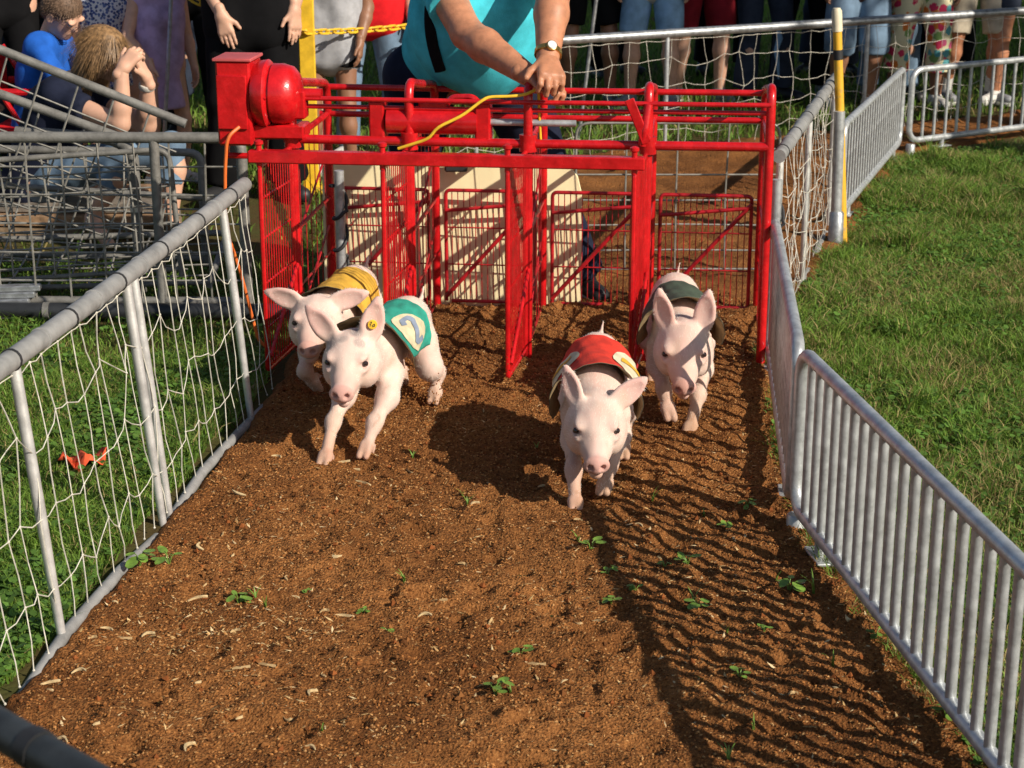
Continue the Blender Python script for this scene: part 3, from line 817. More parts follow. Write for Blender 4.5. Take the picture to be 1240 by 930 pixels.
# rear doors with rods and a brace
for i in range(4):
    u1 = -PIT * i - .035; u0 = -PIT * (i + 1) + .035; v = DEP + .03
    d_ = MB().tube(bend([gl(u0, v, .05), gl(u0, v, .50), gl(u1, v, .50), gl(u1, v, .05), gl(u0 + .02, v, .05)], .02), .0075, 8).build('rear_door', M_REDW, gate)
    rods = MB()
    for k in range(1, 15):
        x = u0 + (u1 - u0) * k / 15; rods.tube([gl(x, v + .006, .05), gl(x, v + .006, .50)], .0021, 5)
    rods.tube([gl(u0, v + .003, .2), gl(u1, v + .003, .2)], .003, 5); rods.tube([gl(u0, v + .003, .35), gl(u1, v + .003, .35)], .003, 5)
    rods.build('rods', M_REDW, d_)
    MB().tube([gl(u0, v - .012, .07), gl(u1, v - .012, .47)], .0085, 8).build('brace', M_REDW, d_)
    MB().tube([gl(u0, v - .012, .42), gl(u1, v - .012, .455)], .0075, 8).build('latch_bar', M_REDW, d_)
# front doors swung open towards the track
tips = []
for i in range(1, 5):
    hp = gl(-PIT * i - .006, -.022, 0); dr = nrm(-GV * 1.0 - GU * .075); L_ = .355; tp_ = hp + dr * L_
    tips.append(tp_)
    d_ = MB().tube(bend([hp + vec(0, 0, .05), hp + vec(0, 0, .775), tp_ + vec(0, 0, .775), tp_ + vec(0, 0, .05), hp + vec(0, 0, .05)], .015), .0085, 8).build('front_door', M_RED, gate)
    MB().box((hp + tp_) / 2 + vec(0, 0, .06) , (L_, .008, .02), np.stack([dr, np.cross(vec(0, 0, 1), dr), vec(0, 0, 1)], 1), .002).build('kick_bar', M_RED, d_)
    rods = MB(); sd_ = np.cross(vec(0, 0, 1), dr)
    for k in range(1, 13):
        q = hp + dr * L_ * k / 13 + sd_ * .004; rods.tube([q + vec(0, 0, .06), q + vec(0, 0, .77)], .0022, 5)
    for z in (.2, .36, .52, .66): rods.tube([hp + vec(0, 0, z), tp_ + vec(0, 0, z)], .0036, 5)
    rods.build('rods', M_RED, d_)
    MB().tube([hp + sd_ * .012 + vec(0, 0, .1 + .25), tp_ + sd_ * .012 + vec(0, 0, .1)], .007, 8).build('brace', M_RED, d_)
hc = (tips[0] + tips[-1]) / 2; hd = nrm(tips[0] - tips[-1]); hl = np.linalg.norm(tips[0] - tips[-1]) + .07
MB().box(hc + vec(0, 0, .808), (hl, .045, .042), np.stack([hd, np.cross(vec(0, 0, 1), hd), vec(0, 0, 1)], 1), .004).build('header_bar', M_RED, gate)
for t in tips: MB().lathe([(-.03, .010), (.045, .010), (.05, .016), (.06, .016), (.065, .006)], t + vec(0, 0, .80), (0, 0, 1), 10).build('pivot_pin', M_RED, gate)
for i in range(1, 5):
    u = -PIT * i
    MB().lathe([(-.03, .031), (.03, .031)], gl(u, 0, .805), (0, 0, 1), 14).build('collar', M_RED, gate)
# actuator
ua, ub = -1.36, -1.02
ac = MB().lathe([(0, .02), (.005, .047), (.33, .047), (.335, .02)], gl(ua, .03, .872), GU, 20).build('actuator', M_RED, gate)
MB().tube([gl(ub, .03, .872), gl(ub + .34, .03, .872)], .012, 10).build('piston_rod', M_ALU, ac)
for u in (ua - .03, ub + .01): MB().box(gl(u, .04, .875), (.055, .09, .14), GM, .006).build('bracket', M_RED, ac)
MB().box(gl((ua + ub) / 2, .03, .93), (.10, .05, .028), GM, .006).build('valve_block', M_RED, ac)
MB().tube(bend([gl(ub - .12, .02, .935), gl(ub - .1, .02, .96), gl(ub - .02, .0, .965), gl(ub + .0, .02, .93)], .02), .011, 8).build('hose', M_RED, ac)
# lever at the fourth divider
lv = nrm(gl(-.065, 0, .155)); lm = np.stack([np.cross(lv, GV), GV, lv], 1)
MB().box(gl(-PIT - .035, -.045, .895), (.034, .010, .165), lm, .003).build('lever', M_RED, gate)
MB().tube(bend([gl(-PIT - .02, -.03, .81), gl(-PIT - .01, -.04, .86), gl(-PIT + .0, -.02, .95)], .02), .016, 10).build('crank', M_RED, gate)
# motor box and motor
bx = -1.885; mz = .945
mbx = MB().box(gl(bx, .0, .94), (.125, .17, .30), GM, .008).build('motor_box', M_RED, gate)
MB().box(gl(bx - .004, -.0895, .945), (.108, .012, .19), GM, .003).build('cover', M_RED, mbx)
MB().box(gl(bx, 0, 1.093), (.14, .185, .012), GM, .003).build('lid', mat('faded red paint', (.55, .10, .10), .5), mbx)
mo = MB().lathe([(0, .105), (.02, .118), (.045, .122), (.055, .112), (.058, .100), (.064, .100), (.066, .108), (.10, .108), (.135, .098), (.155, .075), (.165, .04)], gl(bx + .063, .0, .965), GU, 36).build('motor', M_RED, gate)
for k in range(6):
    a = k * PI / 3
    MB().lathe([(0, .008), (.012, .008), (.014, .004)], gl(bx + .108, .108 * math.cos(a), .965 + .108 * math.sin(a)), GU, 6).build('bolt', M_RED, mo)
MB().box(gl(bx + .14, .01, .835), (.20, .12, .05), GM, .006).build('motor_mount', M_RED, gate)
MB().tube([gl(bx + .22, .0, .965), gl(bx + .30, 0, .965)], .022, 10).build('shaft', M_RED, mo)
MB().box(gl(-PIT * 4 + .03, .0, .93), (.05, .07, .10), GM, .006).build('gear_case', M_RED, gate)
MB().lathe([(-.03, .032), (.03, .032)], gl(-PIT * 4, 0, .99), (0, 0, 1), 12).build('flange', M_RED, gate)
MB().tube([gl(bx - .05, 0, .80), gl(bx - .05, 0, .74), gl(bx + .09, 0, .74), gl(bx + .09, 0, .80)], .012, 8).build('hanger', M_RED, gate)

oc = empty('power_cord', tuple(GR + gl(bx, -.1, .0))); tag(oc, 'orange power cord hanging from the red motor box', 'cord')
MB().tube(bend([(0.02, 0, .86), (-.02, -.03, .83), (-.035, -.02, .7), (-.045, 0, .5), (.0, .04, .3), (.05, .05, .05), (.12, .06, .01)], .04), .0065, 8).build('cord', M_ORANGE, oc)
yr = empty('pull_rope', tuple(W(480, 181, 6.36))); tag(yr, 'yellow pull rope looped over the crossbars to the man’s hands', 'rope')
o_ = W(480, 181, 6.36)
yrp = [W(482, 180, 6.36), W(520, 168, 6.34), W(528, 155, 6.34), W(560, 140, 6.35), W(583, 122, 6.36), W(592, 117, 6.37), W(615, 117, 6.37), W(636, 115, 6.38), W(650, 108, 6.39)]
MB().tube([p - o_ for p in bend(yrp, .03, 3)], .0055, 8).build('rope', M_YEL, yr)
MB().tube([W(652, 112, 6.40) - o_, W(653, 140, 6.42) - o_, W(655, 178, 6.43) - o_], .005, 8).build('tail', M_YEL, yr)

# cream board
bdo = vec(-.24, 7.12, 0)
mb = MB(); w = .52; hgt = .625; prof = [(-w, 0.01), (w, 0.01), (w, .47), (w - .02, .55), (w - .07, .61), (w - .14, hgt), (-w, hgt)]
n = len(prof)
mb.add([(x, -.009, z) for x, z in prof] + [(x, .009, z) for x, z in prof], [tuple(range(n)), tuple(reversed(range(n, 2 * n)))] + [(i, i + n, (i + 1) % n + n, (i + 1) % n) for i in range(n)])
bo = mb.build('plywood_board', M_CREAM, None, smooth=False); bo.location = bdo; bo.rotation_euler = (R(-3), 0, -TH * .6)
md = bo.modifiers.new('bevel', 'BEVEL'); md.width = .002
tag(bo, 'cream painted plywood board closing the back of the gate stalls', 'board')
o = MB().box((0, 0, 0), (.09, .04, .05), None, .006).build('black_clip', M_BLACK); o.location = (-.22, 7.085, .60)
tag(o, 'small black clip hooked on top of the cream board', 'clip')

# ================================================================== PIGS
M_PIG = mat('pig skin', (1, 1, 1), .66, tint=True, sss=.05, spec=.25, sheen=.08, bump=.22, bs=330)
M_BRIS = mat('pale bristles', (.86, .80, .72), .6, 0, .1, 10)
M_EYE = mat('dark wet eye', (.03, .02, .02), .08, 0, .1, 10, spec=.8)
M_LINE = mat('tan canvas lining', (.34, .25, .13), .9, 0, .2, 25, .2, 150)
def rotm(yaw, pitch, roll=0):
    return np.array(Matrix.Rotation(yaw, 3, 'Z') @ Matrix.Rotation(pitch, 3, 'Y') @ Matrix.Rotation(roll, 3, 'X'))
def pig(label, x, y, psi, sc, pitch, yaw, legs, ears, vest, spots=(), headpos=(.34, 0, .315), z0=0.0, dirt=1.0, tagear=False, seed=0, number=None, roll=0):
    rg = np.random.default_rng(100 + seed)
    root = empty('pig', (x, y, z0), psi, sc); tag(root, label, 'pig', 'racing pigs on the track')
    S = SDF()
    S.ell((-.21, 0, .318), (.112, .092, .100), .05).ell((-.02, 0, .315), (.19, .094, .090), .06).ell((.14, 0, .310), (.12, .090, .104), .05)
    Hc = np.asarray(headpos, float); Rm = rotm(yaw, pitch, roll)
    h = lambda a, b, c: Hc + Rm @ vec(a * .92, b * 1.03, c * .94)
    S.cap((.17, 0, .318), h(.0, 0, -.012), .086, .074, .045)
    S.ell(h(.015, 0, -.004), (.10, .081, .082), .05, M=Rm)
    S.ell(h(.060, 0, .030), (.085, .056, .036), .035, M=Rm)
    for s in (-1, 1):
        S.ell(h(.030, s * .050, -.044), (.080, .046, .056), .04, M=Rm)
        S.ell(h(.094, s * .052, .046), (.030, .018, .013), .018, M=Rm)      # brow
        S.ell(h(.104, s * .058, .008), (.030, .012, .008), .020, M=Rm)     # fold below the eye
    S.cap(h(.07, 0, -.006), h(.150, 0, -.022), .060, .044, .03).cap(h(.150, 0, -.022), h(.210, 0, -.031), .044, .036, .02)
    S.cap(h(.08, 0, -.062), h(.198, 0, -.078), .042, .022, .010)
    S.ell(h(.222, 0, -.030), (.014, .0425, .032), .009, M=Rm)
    for s in (-1, 1):
        S.cap(h(.228, s * .017, -.029), h(.25, s * .019, -.029), .0085, .0085, .006, sub=True)
        S.ell(h(.112, s * .065, .026), (.018, .013, .011), .010, sub=True, M=Rm)
    S.ell(h(.222, 0, -.066), (.04, .058, .0042), .004, sub=True, M=Rm)      # mouth
    er = []
    for s, (dx, dy, dz, ln, tw) in zip((1, -1), ears):
        b = h(.0, s * .058, .062); d = nrm(Rm @ vec(dx, s * dy, dz)); f = nrm(Rm @ vec(1, s * tw, .1)); f = nrm(f - d * (f @ d)); w = np.cross(d, f)
        Me = np.stack([d, w, f], 1); er.append((b, d, w, f, ln))
        S.ell(b + d * ln * .36, (ln * .50, ln * .33, .0125), .020, M=Me)
        S.ell(b + d * ln * .66, (ln * .42, ln * .22, .0110), .020, M=Me)
        S.ell(b + d * ln * .92, (ln * .26, ln * .10, .0095), .016, M=Me)
        S.ell(b + d * ln * .48 + f * .013, (ln * .44, ln * .22, .009), .008, sub=True, M=Me)
    LR = {'f': [.050, .034, .0215, .0205], 'b': [.068, .043, .0235, .0205]}
    feet = []
    for key, pts in legs.items():
        P = [np.asarray(p, float) for p in pts]; r = LR[key[0]]
        S.chain(P, r, .035)
        a, b = P[-2], P[-1]; d = nrm(b - a); 
        side = vec(0, 1, 0); fw = nrm(np.cross(side, d)); fw = fw if fw[0] > 0 else -fw
        toe = b + d * .022
        for s in (-1, 1):
            S.cap(b - d * .01 + side * s * .010 + fw * .004, toe + side * s * .0125 + fw * .012 + d * .012, .0175, .0115, .008)
            S.cap(b - d * .02 + side * s * .016 - fw * .020, b + d * .004 + side * s * .017 - fw * .026, .008, .006, .006)
        S.cap(b + fw * .035 + d * .0, toe + d * .03 + fw * .03, .0035, .0035, .004, sub=True)
        feet.append(toe + d * .02)
    S.cap((-.31, 0, .36), (-.345, .012, .38), .010, .007, .02).cap((-.345, .012, .38), (-.35, .02, .425), .007, .004, .01)
    V, F = S.mesh(.0052)
    N = vnormals(V, F)
    V = V + N * (.0010 * wob(V, 95, seed) + .0016 * wob(V, 38, seed * 2))[:, None]
    # tint
    T = np.tile(np.array((.73, .545, .465)), (len(V), 1)) * (1 + .05 * wob(V, 24, seed)[:, None])
    T = T * (1 + .10 * np.clip(wob(V * np.array((.5, 1, 1)), 210, seed), -1, 1) * rg.uniform(.3, 1, len(V)))[:, None]
    T = T * (1 + .07 * wob(V, 47, seed + 1) * rg.uniform(.6, 1, len(V)))[:, None]
    Lh = ((V - Hc) @ Rm) / np.array((.92, 1.03, .94))
    def mixc(w, c):
        nonlocal T
        w = np.clip(w, 0, 1)[:, None]; T = T * (1 - w) + np.array(c) * w
    mixc(np.clip((Lh[:, 0] - .13) / .08, 0, 1) * .5 * (.7 + .5 * wob(V, 80, 2)), (.66, .36, .32))
    mixc(np.clip((Lh[:, 0] - .214) / .010, 0, 1) * (np.abs(Lh[:, 1]) < .07) * .62, (.58, .29, .25))
    mixc(np.exp(-((Lh[:, 0] - .110) ** 2 + (np.abs(Lh[:, 1]) - .065) ** 2 + (Lh[:, 2] - .026) ** 2) / .021 ** 2) * .75, (.50, .25, .23))
    mixc((np.exp(-((Lh[:, 0] - .238) ** 2 + (np.abs(Lh[:, 1]) - .019) ** 2 + (Lh[:, 2] + .029) ** 2) / .009 ** 2)) * .8, (.16, .06, .05))
    for (b, d, w, f, ln) in er:
        q = V - b; t = q @ d / ln; k = (t > .05) & (t < 1.2) & (np.abs(q @ w) < ln * .42) & (np.abs(q @ f) < .03)
        mixc(k * np.clip((q @ f) * 60 + .4, 0, 1) * np.clip(t * 2, 0, 1) * .6, (.68, .36, .32))
    z = V[:, 2]
    legw = np.clip((.19 - z) / .12, 0, 1)
    mixc(legw * .72 * dirt * (.75 + .4 * wob(V, 30, seed)), (.52, .31, .19))
    mixc(.60 * np.clip(.35 + wob(V, 17, seed + 2), 0, 1) * np.clip((.40 - z) / .2, 0, 1) * dirt, (.46, .29, .19))
    mixc(.5 * np.clip(wob(V, 26, seed + 9) - .05, 0, 1), (.66, .37, .31))
    mixc(.5 * np.clip(wob(V, 31, seed + 14) - .35, 0, 1) * 1.6 * (Lh[:, 0] > .02), (.50, .38, .31))
    mixc(.5 * np.clip(wob(V, 120, seed + 4) - .62, 0, 1) * 2.4 * np.clip((.30 - z) / .12, 0, 1), (.25, .12, .06))
    mixc(np.clip((.085 - z) / .05, 0, 1) * .6 * dirt * (.6 + .5 * wob(V, 60, 3)), (.36, .19, .09))
    for ft in feet: mixc(np.exp(-((V - ft) ** 2).sum(1) / .022 ** 2) * .5, (.55, .34, .25))
    mixc(np.clip(.24 - z, 0, 1) * 6 * (np.abs(V[:, 1]) < .08) * (V[:, 0] < .25) * .3 * dirt, (.48, .29, .18))
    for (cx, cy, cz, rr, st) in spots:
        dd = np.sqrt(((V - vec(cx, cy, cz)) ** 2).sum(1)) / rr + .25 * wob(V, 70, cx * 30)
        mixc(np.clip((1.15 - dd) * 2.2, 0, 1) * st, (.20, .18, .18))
    mixc(.5 * np.clip(wob(V, 55, seed + 5) - .55, 0, 1) * 2, (.60, .42, .30))
    link('body', npmesh('body', V, F, True, tint=T), root, M_PIG)
    # bristles
    k = rg.choice(len(V), 9000); k = k[(Lh[k, 0] < .17) & (V[k, 2] > .05)]
    b = V[k]; n = N[k]
    fl = np.where((Lh[k, 0] > -.02)[:, None], -Rm[:, 0][None] + rg.normal(0, .25, (len(k), 3)), np.array([-1.0, 0, -.25])[None] + rg.normal(0, .25, (len(k), 3)))
    fl = fl - n * (fl * n).sum(1)[:, None]; fl /= np.linalg.norm(fl, axis=1)[:, None] + 1e-9
    ln = rg.uniform(.006, .013, len(k))[:, None]
    sd = np.cross(n, fl) * .00052
    tip = b + (n * .33 + fl * .95) * ln
    VV = np.stack([b - sd - n * .001, b + sd - n * .001, tip], 1).reshape(-1, 3)
    o = link('bristles', npmesh('bristles', VV, np.arange(len(VV)).reshape(-1, 3), False), root, M_BRIS); tag(o, kind='stuff')
    for s in (-1, 1):
        MB().lathe([(-.0105, .001), (-.0075, .0075), (0, .0106), (.0075, .0075), (.0105, .001)], h(.1060, s * .0622, .0265), Rm @ vec(.3, s, .1), 12).build('eye', M_EYE, root)
        # nostrils have a dark inside
    # vest
    col, x0, x1, pm, flare, gap = vest['col'], vest.get('x0', .17), vest.get('x1', -.17), R(vest.get('phi', 112)), vest.get('flare', .03), vest.get('gap', .014)
    def SV(sv, q, off=0.0):
        q2 = q * pm; e = abs(q) ** 4
        xx = x0 + (x1 - x0) * sv
        xx = xx * (1 - .22 * e) + vest.get('lean', .04) * (1 - sv) * math.cos(q2)
        f = max(0, 1 - sv * 3.2) ** 1.5
        r = .099 + gap + flare * f + off + .0035 * math.sin(sv * 8 + q * 5) + .003 * math.sin(q * 9 + sv * 4) + .0011 * math.sin(sv * 21 - q * 15) + .0009 * math.sin(q * 33 + sv * 11) + vest.get('sag', .012) * max(0, abs(q) - .45)
        rz = r + .006 - .012 * max(0, sv - .6)
        return vec(xx, r * math.sin(q2), .305 + rz * math.cos(q2) + vest.get('dz', 0))
    ns, nq = 30, 64; VV = []; FF = []; mi = []
    for off in (0, -.0028):
        for i in range(ns + 1):
            for j in range(nq + 1): VV.append(SV(i / ns, 2 * j / nq - 1, off))
    B0 = (ns + 1) * (nq + 1); I = lambda l, i, j: l * B0 + i * (nq + 1) + j
    for i in range(ns):
        for j in range(nq):
            FF.append((I(0, i, j), I(0, i + 1, j), I(0, i + 1, j + 1), I(0, i, j + 1))); mi.append(0)
            FF.append((I(1, i, j), I(1, i, j + 1), I(1, i + 1, j + 1), I(1, i + 1, j))); mi.append(1)
    for i in range(ns):
        for j in (0, nq): FF.append((I(0, i, j), I(0, i + 1, j), I(1, i + 1, j), I(1, i, j))); mi.append(2)
    for j in range(nq):
        for i in (0, ns): FF.append((I(0, i, j), I(0, i, j + 1), I(1, i, j + 1), I(1, i, j))); mi.append(2)
    vm = [mat('vest ' + vest['name'], col, .85, 0, .16, 14, .25, 130), M_LINE, mat('vest hem', (.13, .11, .07), .9)]
    me = npmesh('vest', np.array(VV), np.array(FF), True, mi=mi)
    vo = link('vest', me, root, vm); vo['label'] = vest['name'] + ' cloth racing vest with tan lining'
    if vest.get('patch'):
        sides = vest['patch']
        for sgn in sides:
            pc = []; qf = []
            nr_, na = 5, 28
            for a in range(na):
                an = 2 * PI * a / na; rr = 1 + .10 * math.sin(3 * an + 1) + .06 * math.sin(5 * an)
                for k_ in range(nr_ + 1):
                    t = k_ / nr_ * rr
                    pc.append(SV(.52 + .25 * t * math.cos(an), sgn * (.57 + .34 * t * math.sin(an)), .0035))
            for a in range(na):
                a2 = (a + 1) % na
                for k_ in range(nr_): qf.append((a * (nr_ + 1) + k_, a * (nr_ + 1) + k_ + 1, a2 * (nr_ + 1) + k_ + 1, a2 * (nr_ + 1) + k_))
            pa = MB().add(pc, qf).build('number_patch', mat('patch ' + vest['name'], vest['pcol'], .8, 0, .12, 30), vo)
            st = vest['stroke']; V3 = []; F3 = []
            pl = []
            for i in range(len(st) - 1):
                for t in np.linspace(0, 1, 6)[: (6 if i == len(st) - 2 else 5)]: pl.append(np.array(st[i]) * (1 - t) + np.array(st[i + 1]) * t)
            for i, p_ in enumerate(pl):
                d_ = nrm(pl[min(i + 1, len(pl) - 1)] - pl[max(i - 1, 0)]); nn_ = vec(-d_[1], d_[0]) * .030
                for e_ in (-1, 1):
                    u_, w_ = p_ + nn_ * e_
                    V3.append(SV(.52 + sgn * u_ * 1.35, sgn * (.57 - w_ * 1.3), .0062))
                if i: F3.append((2 * i - 2, 2 * i - 1, 2 * i + 1, 2 * i))
            MB().add(V3, F3).build('numeral', mat('numeral ' + vest['name'], vest['ncol'], .8, 0, .12, 30), pa)
    if tagear:
        b, d, w, f, ln = er[0]
        c = b + d * ln * .42 + f * .012
        tg = MB().lathe([(-.002, .015), (.002, .0165), (.004, .015)], c, f, 18).build('ear_tag', M_YEL, root)
        mk = MB()
        for (a1, b1, a2, b2) in ((-.010, .007, -.004, .009), (-.004, .009, -.006, -.001), (-.006, -.001, -.010, .002), (.001, -.001, .006, .004), (.006, .004, .009, -.003), (.009, -.003, .003, -.007), (.003, -.007, .001, -.001), (-.008, -.006, -.003, -.004)):
            mk.tube([c + f * .0045 + w * a1 + d * b1, c + f * .0045 + w * a2 + d * b2], .0014, 5)
        mk.build('tag_print', M_BLACK, tg)
    return root
TWO = [(-.06, .10), (-.02, .165), (.05, .155), (.07, .09), (.03, .0), (-.06, -.14), (-.03, -.15), (.08, -.14)]
STR = [(-.02, .14), (.0, .16), (.01, .0), (.0, -.15)]
# red pig: nearest, running straight at the camera
pig('pink pig in a red vest running in front of the others', .255, 5.24, R(-93), .90, R(19), R(2),
    {'fr': [(.15, -.066, .24), (.21, -.074, .175), (.335, -.068, .115), (.405, -.060, .024)], 'fl': [(.15, .066, .24), (.14, .076, .165), (.25, .048, .105), (.315, .033, .055)],
     'br': [(-.20, -.055, .25), (-.17, -.085, .18), (-.28, -.080, .12), (-.24, -.075, .026)], 'bl': [(-.20, .055, .25), (-.13, .098, .175), (-.19, .095, .10), (-.10, .095, .030)]},
    [(-.55, 1.0, .60, .112, -.35), (-.70, .36, .9, .110, .5)], dict(name='red', col=(.68, .035, .016), phi=122, flare=.016, gap=.024, x0=.19, x1=-.15, lean=.06, patch=(1, -1), pcol=(.62, .56, .40), ncol=(.70, .38, .03), stroke=STR, sag=.05), headpos=(.335, 0, .292), seed=1)
pig('pink pig in a dark green vest with a shadow across its snout', .562, 5.925, R(-92), .95, R(24), R(-2),
    {'fl': [(.15, .066, .24), (.20, .074, .18), (.33, .056, .125), (.40, .026, .024)], 'fr': [(.15, -.066, .24), (.17, -.076, .18), (.30, -.062, .135), (.325, -.045, .070)],
     'br': [(-.20, -.055, .25), (-.17, -.085, .18), (-.28, -.080, .12), (-.24, -.075, .026)], 'bl': [(-.20, .055, .25), (-.15, .095, .175), (-.22, .095, .11), (-.14, .095, .030)]},
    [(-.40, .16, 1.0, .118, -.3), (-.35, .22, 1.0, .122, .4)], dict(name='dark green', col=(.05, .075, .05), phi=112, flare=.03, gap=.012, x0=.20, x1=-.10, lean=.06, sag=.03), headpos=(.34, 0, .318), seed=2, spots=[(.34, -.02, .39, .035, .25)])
pig('spotted pink pig in a teal green vest with yellow ear tag', -.405, 5.68, R(-106), .91, R(17), R(9),
    {'fr': [(.15, -.066, .24), (.25, -.074, .17), (.38, -.064, .12), (.485, -.055, .024)], 'fl': [(.15, .066, .24), (.25, .086, .18), (.36, .080, .125), (.42, .070, .050)],
     'br': [(-.20, -.055, .25), (-.20, -.085, .18), (-.31, -.080, .13), (-.35, -.075, .075)], 'bl': [(-.20, .055, .25), (-.18, .098, .165), (-.28, .095, .12), (-.24, .095, .045)]},
    [(-.45, .25, 1.0, .130, .2), (-.45, .80, .75, .126, -.1)], dict(name='teal green', col=(.022, .30, .22), phi=108, flare=.042, gap=.014, x0=.19, x1=-.17, lean=.06, patch=(1,), pcol=(.62, .55, .36), ncol=(.22, .27, .36), stroke=TWO),
    headpos=(.345, 0, .36), spots=[(.36, .025, .435, .034, .7), (.40, -.06, .40, .036, .6), (.41, -.01, .43, .02, .4), (-.25, .09, .35, .03, .35), (-.29, .07, .30, .018, .55), (-.24, .10, .27, .015, .55), (.40, .05, .415, .022, .5), (-.19, .10, .37, .03, .35), (-.27, .09, .25, .012, .5)], tagear=True, seed=3, dirt=.7)
pig('pink pig in a yellow vest beside the first stall', -.595, 6.14, R(-100), .90, R(12), R(6),
    {'fr': [(.15, -.066, .24), (.22, -.074, .18), (.31, -.066, .13), (.27, -.042, .080)], 'fl': [(.15, .066, .24), (.16, .076, .17), (.22, .072, .11), (.27, .066, .026)],
     'br': [(-.20, -.055, .25), (-.17, -.085, .18), (-.28, -.080, .12), (-.24, -.075, .026)], 'bl': [(-.20, .055, .25), (-.13, .098, .175), (-.19, .095, .10), (-.10, .095, .030)]},
    [(-.2, 1.0, .25, .122, .0), (-.3, 1.2, .25, .122, .0)], dict(name='yellow', col=(.62, .36, .04), phi=112, flare=.022, gap=.016, x0=.19, x1=-.17, lean=.06), headpos=(.345, 0, .355), seed=4)
# soil thrown up behind the running feet
kp = []
for (cx_, cy_, n_) in ((-.30, 5.86, 420), (-.12, 5.95, 260), (-.52, 6.05, 160), (.26, 5.5, 120), (.55, 6.1, 100)):
    kp.append(np.stack([RNG.normal(cx_, .075, n_), RNG.normal(cy_, .07, n_)], 1))
kp = np.concatenate(kp)
o = crumbs('kicked_soil', kp, .0012, .0045, [(.24, .095, .028), (.18, .07, .02), (.30, .13, .04)])
zz = np.abs(RNG.normal(0, .055, len(kp))); co_ = np.zeros(len(o.data.vertices) * 3, np.float32); o.data.vertices.foreach_get('co', co_); co_ = co_.reshape(-1, 3)
co_[:, 2] += np.repeat(zz, 6); o.data.vertices.foreach_set('co', co_.ravel()); o.data.update()
tag(o, 'spray of brown soil flying up behind the running pigs', 'soil')

# ================================================================== PEOPLE
SKIN = {'fair': mat('fair skin', (.62, .36, .25), .55, 0, .08, 12, sss=.08), 'tan': mat('tanned skin', (.50, .22, .12), .5, 0, .12, 30, .1, 200, sss=.08),
        'brown': mat('brown skin', (.27, .13, .075), .5, 0, .08, 12, sss=.05)}
def hand_vf(w, d, n, thumb, curl=.35, sc=1.0, spread=.0, thumb_in=.0):
    """w wrist, d wrist->knuckles, n palm normal, thumb = vector towards the thumb side"""
    d = nrm(d); s = nrm(thumb - d * np.dot(thumb, d)); n = nrm(np.asarray(n) - d * np.dot(n, d)); n = nrm(n - s * np.dot(n, s))
    S = SDF(); w = np.asarray(w, float)
    S.cap(w - d * .03, w + d * .01, .027 * sc, .026 * sc, .02)
    for e in (-1, 0, 1): S.cap(w + d * .012 * sc + s * e * .014 * sc, w + d * .088 * sc + s * e * .026 * sc, .019 * sc, .0145 * sc, .02)
    for i, (ln, o) in enumerate(((.072, .031), (.082, .010), (.076, -.011), (.058, -.031))):
        p = w + d * (.088 - .006 * abs(i - 1)) * sc + s * o * sc; a = curl * .5
        dirv = nrm(d + s * spread * (1.5 - i) * .12)
        for k, f in enumerate((.45, .32, .23)):
            a2 = a + curl * k * 1.1
            q = nrm(dirv * math.cos(a2) + n * math.sin(a2)); p2 = p + q * ln * f * sc
            S.cap(p, p2, (.0098 - .0010 * k) * sc, (.0090 - .0010 * k) * sc, .004); p = p2
    p = w + d * .028 * sc + s * .026 * sc; q = nrm(s * (.75 - thumb_in) + d * .75 + n * (.25 + thumb_in))
    S.cap(p, p + q * .042 * sc, .0145 * sc, .011 * sc, .012)
    p = p + q * .042 * sc; q = nrm(q + d * .45 - s * .2)
    S.cap(p, p + q * .032 * sc, .011 * sc, .0085 * sc, .004)
    return S.mesh(.0055 * sc)
def base_joints():
    J = dict(pelvis=(0, 0, .96), chest=(0, 0, 1.26), neck=(0, .0, 1.47), head=(0, -.025, 1.625), face=(0, -1, 0))
    for s, k in ((1, 'L'), (-1, 'R')):
        J['hip' + k] = (s * .095, 0, .92); J['knee' + k] = (s * .125, -.03, .50); J['ank' + k] = (s * .135, .02, .085); J['toe' + k] = (s * .165, -.15, .03)
        J['sh' + k] = (s * .185, .0, 1.41); J['el' + k] = (s * .245, .03, 1.13); J['wr' + k] = (s * .25, -.06, .89)
        J['hd' + k] = (0, -.15, -1); J['hn' + k] = (-s, 0, 0); J['th' + k] = (0, -1, 0)
    return J
